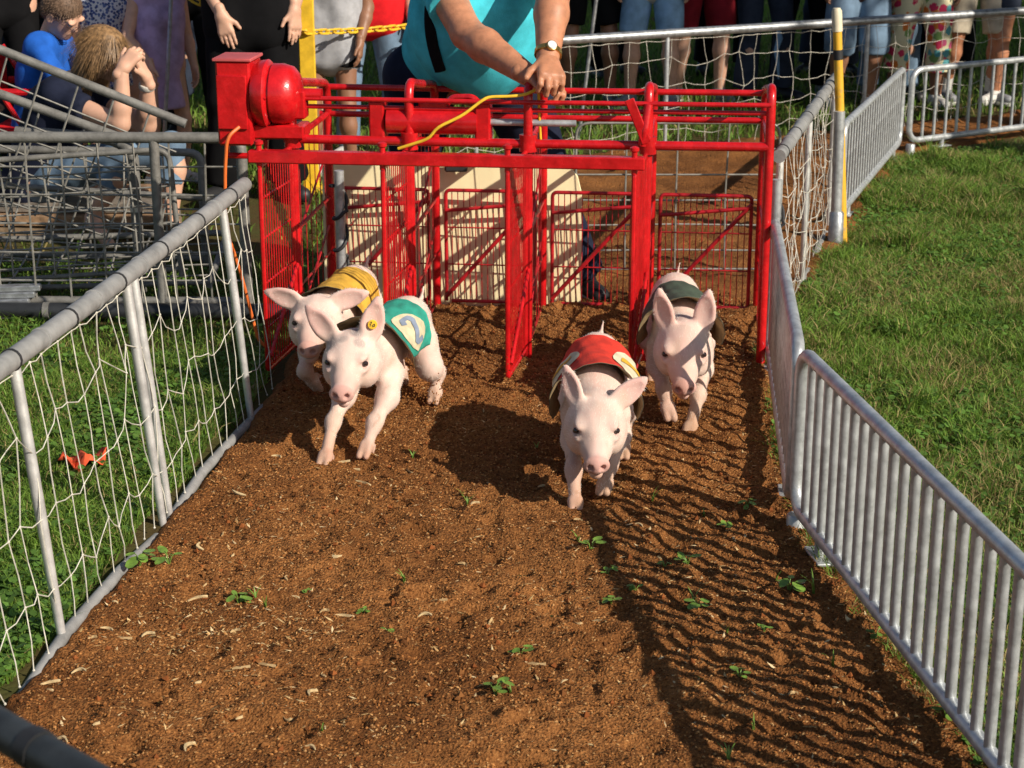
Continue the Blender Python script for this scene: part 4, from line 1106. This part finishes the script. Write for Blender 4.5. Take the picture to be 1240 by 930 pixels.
def person(label, pos, yaw=0, H_=1.72, J=None, wear=(), hair=None, skin='fair', fat=1.0, belly=None, curl=.35, group=None, vox=.013, curls=None, glasses=False, armr=1.0, legr=1.0, chestdrop=0):
    q = {k: np.asarray(v, float) for k, v in base_joints().items()}
    for k, v in (J or {}).items(): q[k] = np.asarray(v, float)
    root = empty('person', pos, yaw, H_ / 1.72); tag(root, label, 'person', group)
    def torso(S, g=0.0, low=0.0, k=.07):
        ax = nrm(q['shL'] - q['shR']); hx = nrm(q['hipL'] - q['hipR'])
        dn = nrm(q['pelvis'] - q['chest'])
        for s in (1, -1):
            S.cap(q['pelvis'] + hx * s * .072 * fat + dn * low, q['chest'] + ax * s * .075 * fat, (.100 + g) * fat, (.104 + g) * fat, k)
            S.cap(q['chest'] + ax * s * .07 * fat, (q['shL'] if s > 0 else q['shR']) * .72 + q['neck'] * .28, (.10 + g) * fat, .055 + g, k)
        S.cap(q['shL'] * .9 + q['neck'] * .1, q['shR'] * .9 + q['neck'] * .1, .052 + g, None, .04)
        if belly is not None: S.ell(belly[0], np.asarray(belly[1]) + g, .10)
    S = SDF(); torso(S)
    for k in 'LR':
        S.cap(q['pelvis'] * .5 + q['hip' + k] * .5, q['hip' + k], .10 * fat, .095 * fat, .05)
        S.cap(q['hip' + k], q['knee' + k], .086 * legr, .056 * legr, .04)
        m_ = q['knee' + k] * .68 + q['ank' + k] * .32 + nrm(np.cross(q['knee' + k] - q['ank' + k], q['hipL'] - q['hipR'])) * -.012
        S.cap(q['knee' + k], m_, .053 * legr, .056 * legr, .03).cap(m_, q['ank' + k], .055 * legr, .036 * legr, .03)
        S.cap(q['ank' + k] - vec(0, 0, .04), q['toe' + k], .040, .028, .03)
        S.cap(q['sh' + k], q['el' + k], .054 * armr, .043 * armr, .03)
        m_ = q['el' + k] * .7 + q['wr' + k] * .3
        S.cap(q['el' + k], m_, .042 * armr, .045 * armr, .02).cap(m_, q['wr' + k], .045 * armr, .029 * armr, .02)
    hd = q['head']; f = nrm(q['face']); upv = nrm(hd - q['neck']); sd = nrm(np.cross(f, upv)); upv = nrm(np.cross(sd, f)); Mh = np.stack([sd, f, upv], 1)
    hp = lambda a, b, c: hd + Mh @ vec(a, b, c)
    S.cap(q['neck'] - nrm(hd - q['neck']) * .06, hp(0, -.02, -.05), .056, .050, .03)
    parts = []
    Sh = SDF(); Sh.cap(q['neck'], hp(0, -.02, -.04), .050, .048, .02)
    Sh.ell(hp(0, -.012, .030), (.076, .094, .088), .03, M=Mh).ell(hp(0, .022, -.045), (.058, .066, .072), .04, M=Mh)
    Sh.ell(hp(0, .066, -.088), (.026, .022, .022), .03, M=Mh)
    Sh.cap(hp(0, .086, .012), hp(0, .099, -.022), .008, .0115, .016)
    for s in (-1, 1):
        Sh.ell(hp(s * .032, .092, .010), (.019, .018, .013), .008, sub=True, M=Mh)
        Sh.ell(hp(s * .034, .080, .030), (.026, .016, .009), .014, M=Mh)
        Sh.ell(hp(s * .080, -.012, -.008), (.010, .022, .033), .008, M=Mh)
        Sh.ell(hp(s * .088, -.006, -.006), (.006, .012, .020), .005, sub=True, M=Mh)
    Sh.ell(hp(0, .084, -.053), (.025, .012, .007), .008, M=Mh).ell(hp(0, .082, -.065), (.021, .012, .007), .008, M=Mh)
    Sh.ell(hp(0, .098, -.0588), (.024, .014, .0022), .003, sub=True, M=Mh)
    parts.append(Sh.mesh(.0065))
    parts.append(S.mesh(vox))
    for k in 'LR':
        c_ = (curls or {}).get(k, curl)
        parts.append(hand_vf(q['wr' + k], q['hd' + k], q['hn' + k], q['th' + k], c_, 1.0 * (armr ** .75)))
    V, F = joinVF(parts)
    link('body', npmesh('body', V, F, True), root, SKIN[skin])
    for s in (-1, 1):
        MB().lathe([(-.010, .001), (-.007, .007), (0, .0105), (.007, .007), (.010, .001)], hp(s * .032, .0755, .010), f, 10).build('eye', mat('eye white', (.55, .52, .48), .2), root)
        MB().lathe([(0, .0052), (.0015, .0045)], hp(s * .032, .0852, .010), f, 10).build('iris', M_EYE, root)
    for (kind, m, a) in wear:
        C = SDF(); amp = a.get('fold', .006)
        if kind == 'shirt':
            torso(C, .020 + (.014 if a.get('low', 0) > .07 else 0), a.get('low', .05))
            for k in 'LR':
                e = q['sh' + k] * (1 - a.get('sleeve', .55)) + q['el' + k] * a.get('sleeve', .55)
                C.cap(q['sh' + k], e, .066 * armr, .072 * armr, .03, flat=True)
        elif kind in ('shorts', 'trousers'):
            C.cap(q['pelvis'] + nrm(q['chest'] - q['pelvis']) * .06 + (q['hipR'] - q['pelvis']) * .5, q['pelvis'] + (q['hipR'] - q['pelvis']) * .6, .104 * fat, .108 * fat, .06)
            C.cap(q['pelvis'] + nrm(q['chest'] - q['pelvis']) * .06 + (q['hipL'] - q['pelvis']) * .5, q['pelvis'] + (q['hipL'] - q['pelvis']) * .6, .104 * fat, .108 * fat, .06)
            for k in 'LR':
                fl = a.get('flare', .088)
                if kind == 'shorts':
                    t = a.get('len', .8)
                    e = q['hip' + k] * (1 - t) + q['knee' + k] * t if t <= 1 else q['knee' + k] * (2 - t) + q['ank' + k] * (t - 1)
                    if t > 1: C.cap(q['hip' + k], q['knee' + k], .105 * fat * legr, fl * legr, .018).cap(q['knee' + k], e, fl * legr, fl * legr, .012, flat=True)
                    else: C.cap(q['hip' + k], e, .102 * fat * legr, fl * legr, .018, flat=True)
                else:
                    t = a.get('len', .97); e = q['knee' + k] * (1 - t) + q['ank' + k] * t
                    C.cap(q['hip' + k], q['knee' + k], .105 * fat * legr, .075 * legr, .035).cap(q['knee' + k], e, .073 * legr, fl * .75 * legr, .03, flat=True)
        elif kind == 'dress':
            torso(C, .018, .02); e = np.array(a['hem'], float)
            C.cap(q['pelvis'] + vec(0, 0, .08), e, .11, a.get('flare', .19), .05, flat=True)
        elif kind == 'shoes':
            for k in 'LR':
                D = SDF(); D.cap(q['ank' + k] + vec(0, 0, -.01), q['ank' + k] - vec(0, 0, .045), .045, .046, .02)
                D.cap(q['ank' + k] - vec(0, 0, .04), q['toe' + k] + vec(0, 0, .008), .048, .040, .03)
                v_, f_ = D.mesh(.011); zz = min(q['ank' + k][2] - .085, q['toe' + k][2] - .03) + .004; v_[:, 2] = np.maximum(v_[:, 2], zz)
                link('shoe', npmesh('shoe', v_, f_, True), root, m)
                if a.get('sole'):
                    Ds = SDF(); Ds.cap(q['ank' + k] * vec(1, 1, 0) + vec(0, 0, zz + .012), q['toe' + k] * vec(1, 1, 0) + vec(0, 0, zz + .012), .050, .043, .01)
                    v_, f_ = Ds.mesh(.011); v_[:, 2] = np.clip(v_[:, 2], zz - .003, zz + .024)
                    link('sole', npmesh('sole', v_, f_, True), root, a['sole'])
            continue
        elif kind == 'socks':
            for k in 'LR':
                D = SDF(); D.cap(q['ank' + k] - vec(0, 0, .03), q['ank' + k] * .75 + q['knee' + k] * .25, .043 * legr, .046 * legr, .02)
                v_, f_ = D.mesh(.012); link('sock', npmesh('sock', v_, f_, True), root, m)
            continue
        v_, f_ = C.mesh(a.get('vox', vox)); n_ = vnormals(v_, f_)
        st = v_ * np.array((1.0, 1.0, .35)); v_ = v_ + n_ * (amp * wob(st, a.get('ff', 42), len(label)) + amp * .7 * wob(v_, a.get('ff', 42) * .55, 2))[:, None]
        link(a.get('name', kind), npmesh(kind, v_, f_, True), root, m)
    if hair:
        hm, style = hair; C = SDF()
        C.ell(hp(0, -.022, .045), (.086, .100, .086), .02, M=Mh)
        if style == 'long':
            C.cap(hp(0, -.07, .03), hp(.0, -.10, -.21), .072, .052, .04)
            for s in (-1, 1): C.cap(hp(s * .07, -.03, .03), hp(s * .078, -.03, -.23), .034, .022, .04)
        if style == 'short': C.ell(hp(0, -.055, .0), (.080, .06, .07), .03, M=Mh)
        C.ell(hp(0, .095, -.03), (.075, .075, .082), .01, sub=True, M=Mh)
        v_, f_ = C.mesh(.008); n_ = vnormals(v_, f_)
        v_ = v_ + n_ * (.0022 * wob(v_ * np.array((2.2, 2.2, .3)), 85, 1))[:, None]
        ho = link('hair', npmesh('hair', v_, f_, True), root, hm)
        rg = np.random.default_rng(len(label)); k = rg.choice(len(v_), 3800 if style == 'long' else 1500)
        b = v_[k]; n3 = n_[k]; dn = np.tile(-upv, (len(k), 1)) + rg.normal(0, .06, (len(k), 3)); dn -= n3 * (dn * n3).sum(1)[:, None] * .9; dn /= np.linalg.norm(dn, axis=1)[:, None] + 1e-9
        ln = (rg.uniform(.10, .20, len(k)) if style == 'long' else rg.uniform(.008, .02, len(k)))[:, None]; sdv = np.cross(n3, dn) * .0010
        p1 = b + dn * ln * .5 + n3 * .006; p2 = b + dn * ln + n3 * .002 + rg.normal(0, .004, (len(k), 3))
        VV = np.stack([b - sdv, b + sdv, p1 + sdv, p1 - sdv, p2], 1).reshape(-1, 3); I5 = (np.arange(len(k)) * 5)[:, None]
        tag(link('strands', npmesh('strands', VV, [I5 + np.array([[0, 1, 2, 3]]), I5 + np.array([[3, 2, 4]])], False), ho, hm), kind='stuff')
    if glasses:
        g = MB()
        for s in (-1, 1):
            g.tube([hp(s * .033 + .023 * math.cos(t), .108, .008 + .016 * math.sin(t)) for t in np.linspace(0, 2 * PI, 14)[:-1]], .0018, 5, closed=True)
            g.tube([hp(s * .056, .106, .012), hp(s * .079, .05, .014), hp(s * .082, -.02, .014)], .0022, 5)
        g.tube([hp(-.011, .109, .012), hp(.011, .109, .012)], .0018, 5)
        g.build('glasses', mat('dark frame', (.05, .03, .03), .3), root)
    return root, q

def cloth(n, c, **k): return mat('cloth ' + n, c, .9, 0, .16, 10, .16, 260, spec=.12, **k)
DEN = cloth('denim', (.16, .24, .34)); DEND = cloth('dark denim', (.035, .045, .07)); BLK = cloth('black', (.007, .007, .008)); NVY = cloth('navy', (.016, .02, .04))
TEAL = cloth('turquoise', (.07, .58, .70)); GRY = cloth('grey jersey', (.42, .43, .46)); REDC = cloth('red', (.66, .015, .02)); LAV = cloth('lavender', (.50, .37, .60))
BLUE = cloth('royal blue', (.02, .12, .52)); MAR = cloth('maroon', (.20, .012, .02)); LBL = cloth('light blue', (.25, .42, .62)); KHA = cloth('khaki', (.52, .46, .36)); YLC = cloth('yellow', (.80, .44, .01))
WHT = cloth('white', (.70, .69, .66)); GRN = cloth('olive', (.12, .13, .06)); BRN = cloth('brown', (.10, .05, .04))
FLO = floral('floral print', (.74, .68, .44), [(.62, .03, .10), (.72, .20, .03), (.60, .10, .22), (.20, .34, .10), (.10, .36, .40)], 15, .52)
PAT = floral('blue white print', (.70, .72, .74), [(.05, .09, .28), (.10, .16, .36), (.05, .08, .2)], 62, .50)
HBR = mat('brown hair', (.26, .15, .065), .5, 0, .35, 60); HDK = mat('dark hair', (.035, .022, .015), .5, 0, .3, 90); HBL = mat('blond hair', (.34, .21, .09), .5, 0, .3, 90); HSH = mat('cropped hair', (.15, .09, .055), .7, 0, .3, 90)
SHW = mat('white shoe', (.62, .61, .58), .6, 0, .1, 20); SHB = mat('black shoe', (.02, .02, .022), .5, 0, .1, 20); SHG = mat('grey shoe', (.22, .23, .25), .6, 0, .3, 25); SOLE = mat('shoe sole', (.30, .29, .26), .7)

# man leaning on the gate (pose given in world coordinates, foot empty at his heels)
O = vec(-.02, 7.40, 0); rel = lambda x, y, z: vec(x, y, z) - O
MJ = dict(pelvis=rel(-.21, 7.32, .94), chest=rel(-.12, 7.06, 1.24), neck=rel(-.07, 6.92, 1.50), head=rel(-.04, 6.82, 1.64), face=(.1, -1, -.35),
    hipL=rel(.00, 7.30, .89), hipR=rel(-.37, 7.33, .91), kneeL=rel(.15, 7.24, .50), kneeR=rel(-.40, 7.42, .50), ankL=rel(.30, 7.36, .085), ankR=rel(-.40, 7.60, .085), toeL=rel(.36, 7.20, .03), toeR=rel(-.43, 7.44, .03),
    shL=rel(.145, 6.95, 1.47), shR=rel(-.31, 7.02, 1.38), elL=rel(.148, 6.66, 1.30), elR=rel(-.165, 6.74, 1.15), wrL=rel(.125, 6.45, 1.085), wrR=rel(.055, 6.47, 1.035),
    hdL=(.10, -.85, -.30), hnL=(-.25, -.1, -1), thL=(-1, 0, 0.2), hdR=(.85, -.35, -.25), hnR=(0, .2, -1), thR=(-.2, -1, 0))
man, mq = person('big man in a turquoise shirt leaning on the red gate with both hands', tuple(O), 0, 1.72, MJ,
    [('shirt', TEAL, dict(sleeve=.62, low=-.13, fold=.015, vox=.009, ff=26)), ('trousers', NVY, dict(flare=.10)), ('shoes', SHB, dict(sole=SOLE))], (HDK, 'short'), 'tan', 1.28, (rel(-.115, 7.05, 1.14), (.235, .19, .25)), 1.05, armr=1.38, legr=1.15)
w0 = mq['wrL']; wd_ = nrm(mq['elL'] - mq['wrL']); wc = w0 + wd_ * .035
wt = MB().lathe([(-.010, .0475), (-.008, .0495), (.008, .0495), (.010, .0475)], wc, wd_, 22).build('watch_band', mat('gold metal', (.62, .42, .14), .25, .9), man)
fcn = nrm(vec(.25, -.9, .5) - wd_ * np.dot(vec(.25, -.9, .5), wd_))
MB().lathe([(0, .020), (.006, .020), (.008, .017)], wc + fcn * .046, fcn, 20).build('watch_case', mat('gold metal', (1, 1, 1)), wt)
MB().lathe([(.0082, .0165), (.0092, .0160)], wc + fcn * .046, fcn, 20).build('watch_face', mat('watch dial', (.75, .75, .72), .3), wt)
bc_ = rel(-.115, 7.05, 1.14); br_ = (.272, .228, .285); stp = []
for t in np.linspace(0, 1, 10):
    dx_ = -.185 - .02 * math.sin(t * PI) + .03 * t; dz_ = .15 - .30 * t
    stp.append(bc_ + vec(dx_, -br_[1] * math.sqrt(max(.02, 1 - (dx_ / br_[0]) ** 2 - (dz_ / br_[2]) ** 2)), dz_))
MB().tube(stp, .022, 10, flat=.35).build('strap', BLK, man)

# woman seated behind the wire panels, profile to the right
O = vec(-1.95, 8.55, 0); rel = lambda x, y, z: vec(x, y, z) - O
def at(px, py, Y): return W(px, py, Y) - O
WJ = dict(pelvis=rel(-2.30, 8.66, .27), chest=at(78, 128, 8.6), neck=at(98, 92, 8.58), head=at(130, 66, 8.52), face=(.92, -.25, -.36),
    hipL=rel(-2.22, 8.76, .25), hipR=rel(-2.24, 8.56, .25), kneeL=at(208, 176, 8.60), kneeR=at(150, 186, 8.30), ankL=at(206, 268, 8.55), ankR=at(112, 262, 8.34), toeL=rel(-1.50, 8.45, .03), toeR=rel(-1.86, 8.20, .03),
    shL=at(96, 108, 8.75), shR=at(66, 118, 8.40), elL=at(178, 152, 8.52), elR=at(146, 150, 8.25), wrL=at(178, 96, 8.42), wrR=at(148, 84, 8.26),
    hdL=(-.35, -.05, .9), hnL=(-.8, -.1, -.3), thL=(-.2, -1, .1), hdR=(.5, .25, .6), hnR=(.3, .9, -.2), thR=(.3, .3, .6))
wo, wq = person('woman in a navy shirt and jeans sitting behind the wire panels hands to her face', tuple(O), 0, 1.72, WJ,
    [('shirt', NVY, dict(sleeve=.5, low=.04)), ('shorts', DEN, dict(len=1.5, flare=.066))], (HBR, 'long'), 'fair', 1.08, None, .9)
MB().lathe([(-.013, .036), (-.01, .038), (.01, .038), (.013, .036)], wq['wrL'] * .86 + wq['elL'] * .14, wq['elL'] - wq['wrL'], 18).build('bracelet', mat('white beads', (.66, .64, .58), .4, 0, .3, 200), wo)
# boy with glasses
O = vec(-2.3, 9.25, 0)
BJ = dict(pelvis=at(40, 150, 9.3), chest=at(52, 88, 9.25), neck=at(60, 48, 9.24), head=at(76, 17, 9.16), face=(.80, -.25, -.72),
    hipL=at(52, 152, 9.4), hipR=at(48, 156, 9.2), kneeL=at(125, 150, 9.35), kneeR=at(120, 156, 9.1), ankL=vec(.2, .1, .085), ankR=vec(.2, -.15, .085), toeL=vec(.36, .05, .03), toeR=vec(.36, -.2, .03),
    shL=at(76, 58, 9.4), shR=at(46, 60, 9.1), elL=at(104, 100, 9.4), elR=at(78, 104, 8.98), wrL=at(118, 72, 9.25), wrR=at(110, 80, 9.08), hdL=(.1, -.3, 1), hdR=(.2, .2, 1))
boy, bq = person('boy in a royal blue T-shirt and glasses sitting beside the woman', tuple(O), 0, 1.72, BJ,
    [('shirt', BLUE, dict(sleeve=.75, low=.06)), ('shorts', DEND, dict())], (HSH, 'short'), 'fair', .80, None, .6, glasses=True, armr=.8, legr=.8)
# red folding chair
ch = empty('folding_chair', (-2.45, 9.3, 0)); tag(ch, 'red folding chair holding the boy in blue', 'chair')
for y_ in (-.22, .24):
    MB().tube([(-.16, y_, .02), (.22, y_, .60)], .013, 8).build('leg', M_RED, ch); MB().tube([(.22, y_, .02), (-.20, y_, .78)], .013, 8).build('leg', M_RED, ch)
    MB().tube([(-.18, y_, .60), (.2, y_, .60)], .018, 8).build('armrest', M_RED, ch)
MB().box((0.02, 0, .40), (.40, .44, .02), None, .008).build('seat', REDC, ch)
MB().box((-.19, 0, .66), (.02, .44, .24), None, .008).build('backrest', REDC, ch)

def stand(label, px, Y, yaw, wear, H_=1.72, hair=(HDK, 'short'), skin='fair', J=None, fat=1.0, legr=1.0, group='spectators standing behind the fences', **k):
    x = (px - 620) / FPX * (Y * math.cos(TILT) + (H - .5) * math.sin(TILT))
    rj = random.Random(label); bj = base_joints(); J = dict(J or {})
    for k_ in 'LR':
        dx, dy = rj.uniform(-.02, .045) * (1 if k_ == 'L' else -1), rj.uniform(-.10, .09); tw = rj.uniform(-.05, .06) * (1 if k_ == 'L' else -1)
        J.setdefault('knee' + k_, vec(*bj['knee' + k_]) + vec(dx * .6, dy * .5 - .02, 0)); J.setdefault('ank' + k_, vec(*bj['ank' + k_]) + vec(dx, dy, 0)); J.setdefault('toe' + k_, vec(*bj['toe' + k_]) + vec(dx + tw, dy, 0))
    return person(label, (x, Y, 0), yaw, H_, J, wear, hair, skin, fat, None, group=group, legr=legr, **k)
SH_ = lambda m, **a: ('shirt', m, a); ST_ = lambda m, l=.8, **a: ('shorts', m, dict(len=l, **a)); TR_ = lambda m, **a: ('trousers', m, a); SO_ = lambda m, s=None: ('shoes', m, dict(sole=s))
stand('person in plain black clothes standing behind the red folding chair', 8, 9.95, .5, [SH_(BLK), TR_(BLK), SO_(SHB)], 1.75)
stand('person in a brown top standing close behind the boy', 42, 10.3, -.2, [SH_(BRN), TR_(DEND), SO_(SHB)], 1.70)
stand('person in a blue and white printed dress behind the seated woman', 128, 10.05, .2, [('dress', PAT, dict(hem=(0, 0, .52), flare=.19)), SO_(SHB)], 1.68, (HDK, 'long'))
stand('girl in a lavender dress with long blond hair and yellow strap', 197, 9.75, .7, [('dress', LAV, dict(hem=(0, 0, .60), flare=.17)), SO_(SHW)], 1.22, (HBL, 'long'), J=dict(wrR=(-.2, -.2, .95), elR=(-.27, .0, 1.13)))
stand('adult in loose black trousers with bare hands hanging beside the motor box', 309, 9.35, .05, [SH_(BLK, low=.1), TR_(BLK, flare=.13), SO_(SHB)], 1.80, J=dict(wrR=(-.13, -.15, .93), elR=(-.25, -.02, 1.16), wrL=(.215, -.1, .95), hdR=(.25, -.1, -1), thR=(.9, -.2, 0), hnR=(0, 1, 0), thL=(-.7, -.7, 0), hnL=(-.7, .6, 0)), fat=1.15, legr=1.1, curl=.12)
stand('child in a long yellow shirt behind the yellow chain post', 362, 10.35, 0, [('dress', YLC, dict(hem=(0, 0, .74), flare=.15)), SO_(SHW)], 1.35)
stand('girl in a grey T-shirt and black shorts gripping the chain post', 402, 9.95, -.15, [SH_(GRY, low=.14, fold=.008), ST_(BLK, .42, flare=.10), SO_(SHW)], 1.42, (HDK, 'long'), 'brown', J=dict(wrR=(-.24, -.12, .86), elR=(-.26, .03, 1.12), wrL=(.22, -.1, .92)))
stand('person in a bright red top and blue jeans behind the chain', 447, 10.5, .1, [SH_(REDC, low=.10), TR_(DEN, flare=.10), SO_(SHW)], 1.66, fat=1.1)
stand('person in black shorts standing behind the leaning man', 712, 12.6, .1, [SH_(GRN, low=.1), ST_(BLK, .85, flare=.095), SO_(SHB)], 1.72, skin='brown')
stand('person in light blue shorts and grey trainers behind the long net', 790, 12.5, -.1, [SH_(WHT, low=.1), ST_(LBL, .95, flare=.094), SO_(SHG, SHW)], 1.70, fat=1.08)
stand('person in maroon shorts with one bare arm hanging down behind the net', 850, 12.75, .1, [SH_(GRY, low=.06), ST_(MAR, .98, flare=.098), SO_(SHG, SHW)], 1.74, fat=1.1)
stand('person in dark jeans with a pale blue rag in the back pocket', 922, 12.9, .3, [SH_(BLK, low=.1), TR_(DEND, flare=.11), SO_(SHB)], 1.72)
stand('person in black trousers next to the one in dark jeans', 972, 13.1, -.2, [SH_(NVY, low=.1), TR_(BLK, flare=.11), SO_(SHG)], 1.70)
stand('person in long baggy denim shorts beside the yellow pole', 1036, 12.35, .1, [SH_(BRN, low=.1), ST_(DEN, 1.22, flare=.098), SO_(SHW)], 1.72, skin='brown', fat=1.08, legr=1.04)
stand('person in blue jeans half hidden by the floral trousers', 1078, 13.0, -.1, [SH_(BLK, low=.1), TR_(DEN, flare=.10), SO_(SHB)], 1.70)
stand('woman in bright floral cropped trousers at the barrier', 1114, 12.55, -.05, [SH_(WHT, low=.06), ST_(FLO, 1.55, flare=.080, vox=.012), SO_(SHW)], 1.62, (HBR, 'long'), 'brown', fat=1.1, legr=1.12)
stand('person in khaki shorts with white ankle socks at the barrier', 1183, 12.75, .1, [SH_(GRY, low=.06), ST_(KHA, 1.0, flare=.095), ('socks', SHW, {}), SO_(SHG, SHW)], 1.68, skin='tan', fat=1.05)
stand('person with bare arms by the far end of the barrier', 1238, 12.7, -.2, [SH_(WHT, low=.06), ST_(DEND, .6), SO_(SHW)], 1.66, skin='tan')
for (px, Y, c1, c2, nm) in [(236, 11.3, BLK, BLK, 'plain black jersey'), (165, 11.6, NVY, DEND, 'navy jersey'), (505, 11.6, BLK, DEND, 'black jersey'), (90, 11.9, BRN, BLK, 'dark brown jersey'), (250, 12.6, BRN, DEND, 'dark brown top'), (560, 12.9, GRN, BLK, 'olive top'), (745, 14.1, BLK, BLK, 'black top'), (880, 14.3, NVY, BLK, 'navy top'), (1010, 14.2, BRN, DEND, 'brown top'), (1150, 14.4, GRN, BLK, 'dull olive top')]:  # back row in dark clothes, added to darken the gaps between the front legs
    stand('person in a %s and dark trousers in the second row of the crowd' % nm, px, Y, random.uniform(-.5, .5), [SH_(c1, low=.1), TR_(c2, flare=.11), SO_(SHB)], 1.72)

# pale rag hanging from pocket
p = W(941, 60, 12.75); o = MB().tube([(0, 0, .17), (.012, -.02, .08), (-.008, -.02, 0), (.01, -.02, -.12), (.016, -.02, -.20)], [.012, .028, .022, .014, .006], 8, flat=.4).build('rag', LBL)
o.location = p; tag(o, 'pale blue rag dangling from the pocket of dark jeans', 'rag')
# stakes, post and yellow chain
def stake(label, px0, py0, px1, py1, Y, ext=1.15):
    b = G(px1, py1); b = W(px1, py1, Y); t = W(px0, py0, Y); d = (t - b); zb = b[2]; foot = b - d * (zb / d[2]); top = b + d * ext
    r = empty('fence_stake', tuple(foot)); tag(r, label, 'stake')
    MB().tube([(0, 0, -.05), top - foot], .011, 8).build('rod', M_GALV, r)
    MB().lathe([(0, .014), (.02, .014), (.024, .008)], top - foot, d, 8).build('cap', M_BLACK, r)
    return foot, top
_, s1 = stake('thin grey stake in front of the girl in lavender', 207, 0, 200, 130, 9.55)
_, s2 = stake('thin grey stake behind the net to the right of the leaning man', 722, 0, 706, 120, 11.3)
cpx = W(371, 38, 9.6)
cp = empty('chain_post', (cpx[0], cpx[1], 0)); tag(cp, 'flat yellow plastic post holding the yellow chain', 'post')
MB().box((0, 0, .57), (.085, .03, 1.14), None, .006).build('post', M_YEL, cp); MB().box((0, 0, .01), (.2, .2, .03), None, .006).build('base', M_YEL, cp)
lm_ = MB(); a = .011; l_ = .016
pts = [(l_ + a * math.cos(t), a * math.sin(t), 0) for t in np.linspace(-PI / 2, PI / 2, 6)] + [(-l_ + a * math.cos(t), a * math.sin(t), 0) for t in np.linspace(PI / 2, 1.5 * PI, 6)]
lme = lm_.tube(np.array(pts) * 1.25, .0062, 6, closed=True).mesh('link'); lme.materials.append(M_YEL)
def chain(label, A, B, sag):
    r = empty('plastic_chain', tuple(A)); tag(r, label, 'chain', 'yellow plastic chain spans')
    d = B - A; L_ = np.linalg.norm(d); n = int(L_ / .05)
    P = [d * (i / n) + vec(0, 0, -sag * 4 * (i / n) * (1 - i / n)) for i in range(n + 1)]
    for i in range(n):
        o = link('link', lme, r); o.location = (P[i] + P[i + 1]) / 2
        q = Vector(P[i + 1] - P[i]).to_track_quat('X', 'Z'); o.rotation_mode = 'QUATERNION'
        q.rotate(Matrix.Identity(3)) if False else None
        o.rotation_quaternion = q @ Matrix.Rotation(R(45) + (PI / 2) * (i % 2), 3, 'X').to_quaternion()
c0 = vec(cpx[0], 9.57, cpx[2])
chain('yellow plastic chain rising from the chain post towards the stake behind the leaning man', c0, s2 + vec(0, 0, -.02), .06)
chain('yellow plastic chain hanging between the chain post and the stake by the lavender girl', s1 + vec(0, 0, -.02), c0, .05)

# ================================================================== UNSEEN TREES added out to the right to shade the ground behind the crowd
M_BARK = mat('bark', (.10, .075, .05), .9, 0, .3, 14, .5, 40)
def tree(label, x, y, zc, rx, rz, n=5200, seed=0):
    rg = np.random.default_rng(seed); r = empty('shade_tree', (x, y, 0)); tag(r, label, 'tree', 'trees shading the crowd')
    tb = MB().tube([(0, 0, -.2), (.1, 0, zc * .35), (-.05, .1, zc * .7), (.1, 0, zc + rz * .5)], [.22, .17, .13, .05], 12)
    for k in range(9):
        a = k * 2.4; z = zc * .5 + k * .32; e = vec(math.cos(a) * rx * .7, math.sin(a) * rx * .7, z + 1.2)
        tb.tube([(0, 0, z), e * vec(.5, .5, 0) + vec(0, 0, z + .9), e], [.11, .07, .02], 7)
    tb.build('trunk', M_BARK, r)
    cl = rg.normal(0, 1, (60, 3)); cl /= np.linalg.norm(cl, axis=1)[:, None]; cl *= (rg.random((60, 1)) ** .4) * np.array((rx, rx, rz)) * .85
    c = cl[rg.integers(0, 60, n)] + rg.normal(0, .55, (n, 3)) + np.array((0, 0, zc))
    s = rg.uniform(.10, .22, n)[:, None]
    a = rg.normal(0, 1, (n, 3)); a /= np.linalg.norm(a, axis=1)[:, None]; b = np.cross(a, rg.normal(0, 1, (n, 3))); b /= np.linalg.norm(b, axis=1)[:, None]
    V = np.stack([c - a * s, c + b * s * .5, c + a * s, c - b * s * .5], 1).reshape(-1, 3)
    T = np.repeat(GC[rg.integers(0, 3, n)] * rg.uniform(.5, 1.0, (n, 1)), 4, 0)
    link('crown', npmesh('crown', V, np.arange(4 * n).reshape(-1, 4), False, tint=T), r, M_GRASS)
TL = ['broad leafy tree standing out beyond the end of the barriers', 'leafy tree with a high crown beyond the barriers', 'slim leafy tree standing alone on the lawn', 'round headed tree on open lawn away from the track', 'large leafy tree with the thickest crown', 'leafy tree furthest from the track', 'leafy tree on the far side of the crowd', 'high crowned tree leaning over the lawn']
for k, (tx, ty, zc, r_) in enumerate([(-2.2, 14.9, 6.5, 2.1), (.6, 16.1, 7.0, 2.1), (4.2, 16.6, 7.0, 2.2), (2.2, 18.6, 6.0, 2.2), (-2.0, 19.5, 8.0, 2.4), (5.6, 17.4, 6.0, 2.2), (1.5, 21.5, 7.0, 2.4), (-4.8, 18.2, 7.6, 2.4)]):
    tree(TL[k], tx + 1.26 * zc, ty - zc, zc, r_ * .8, r_ * .7, 7500, seed=k)
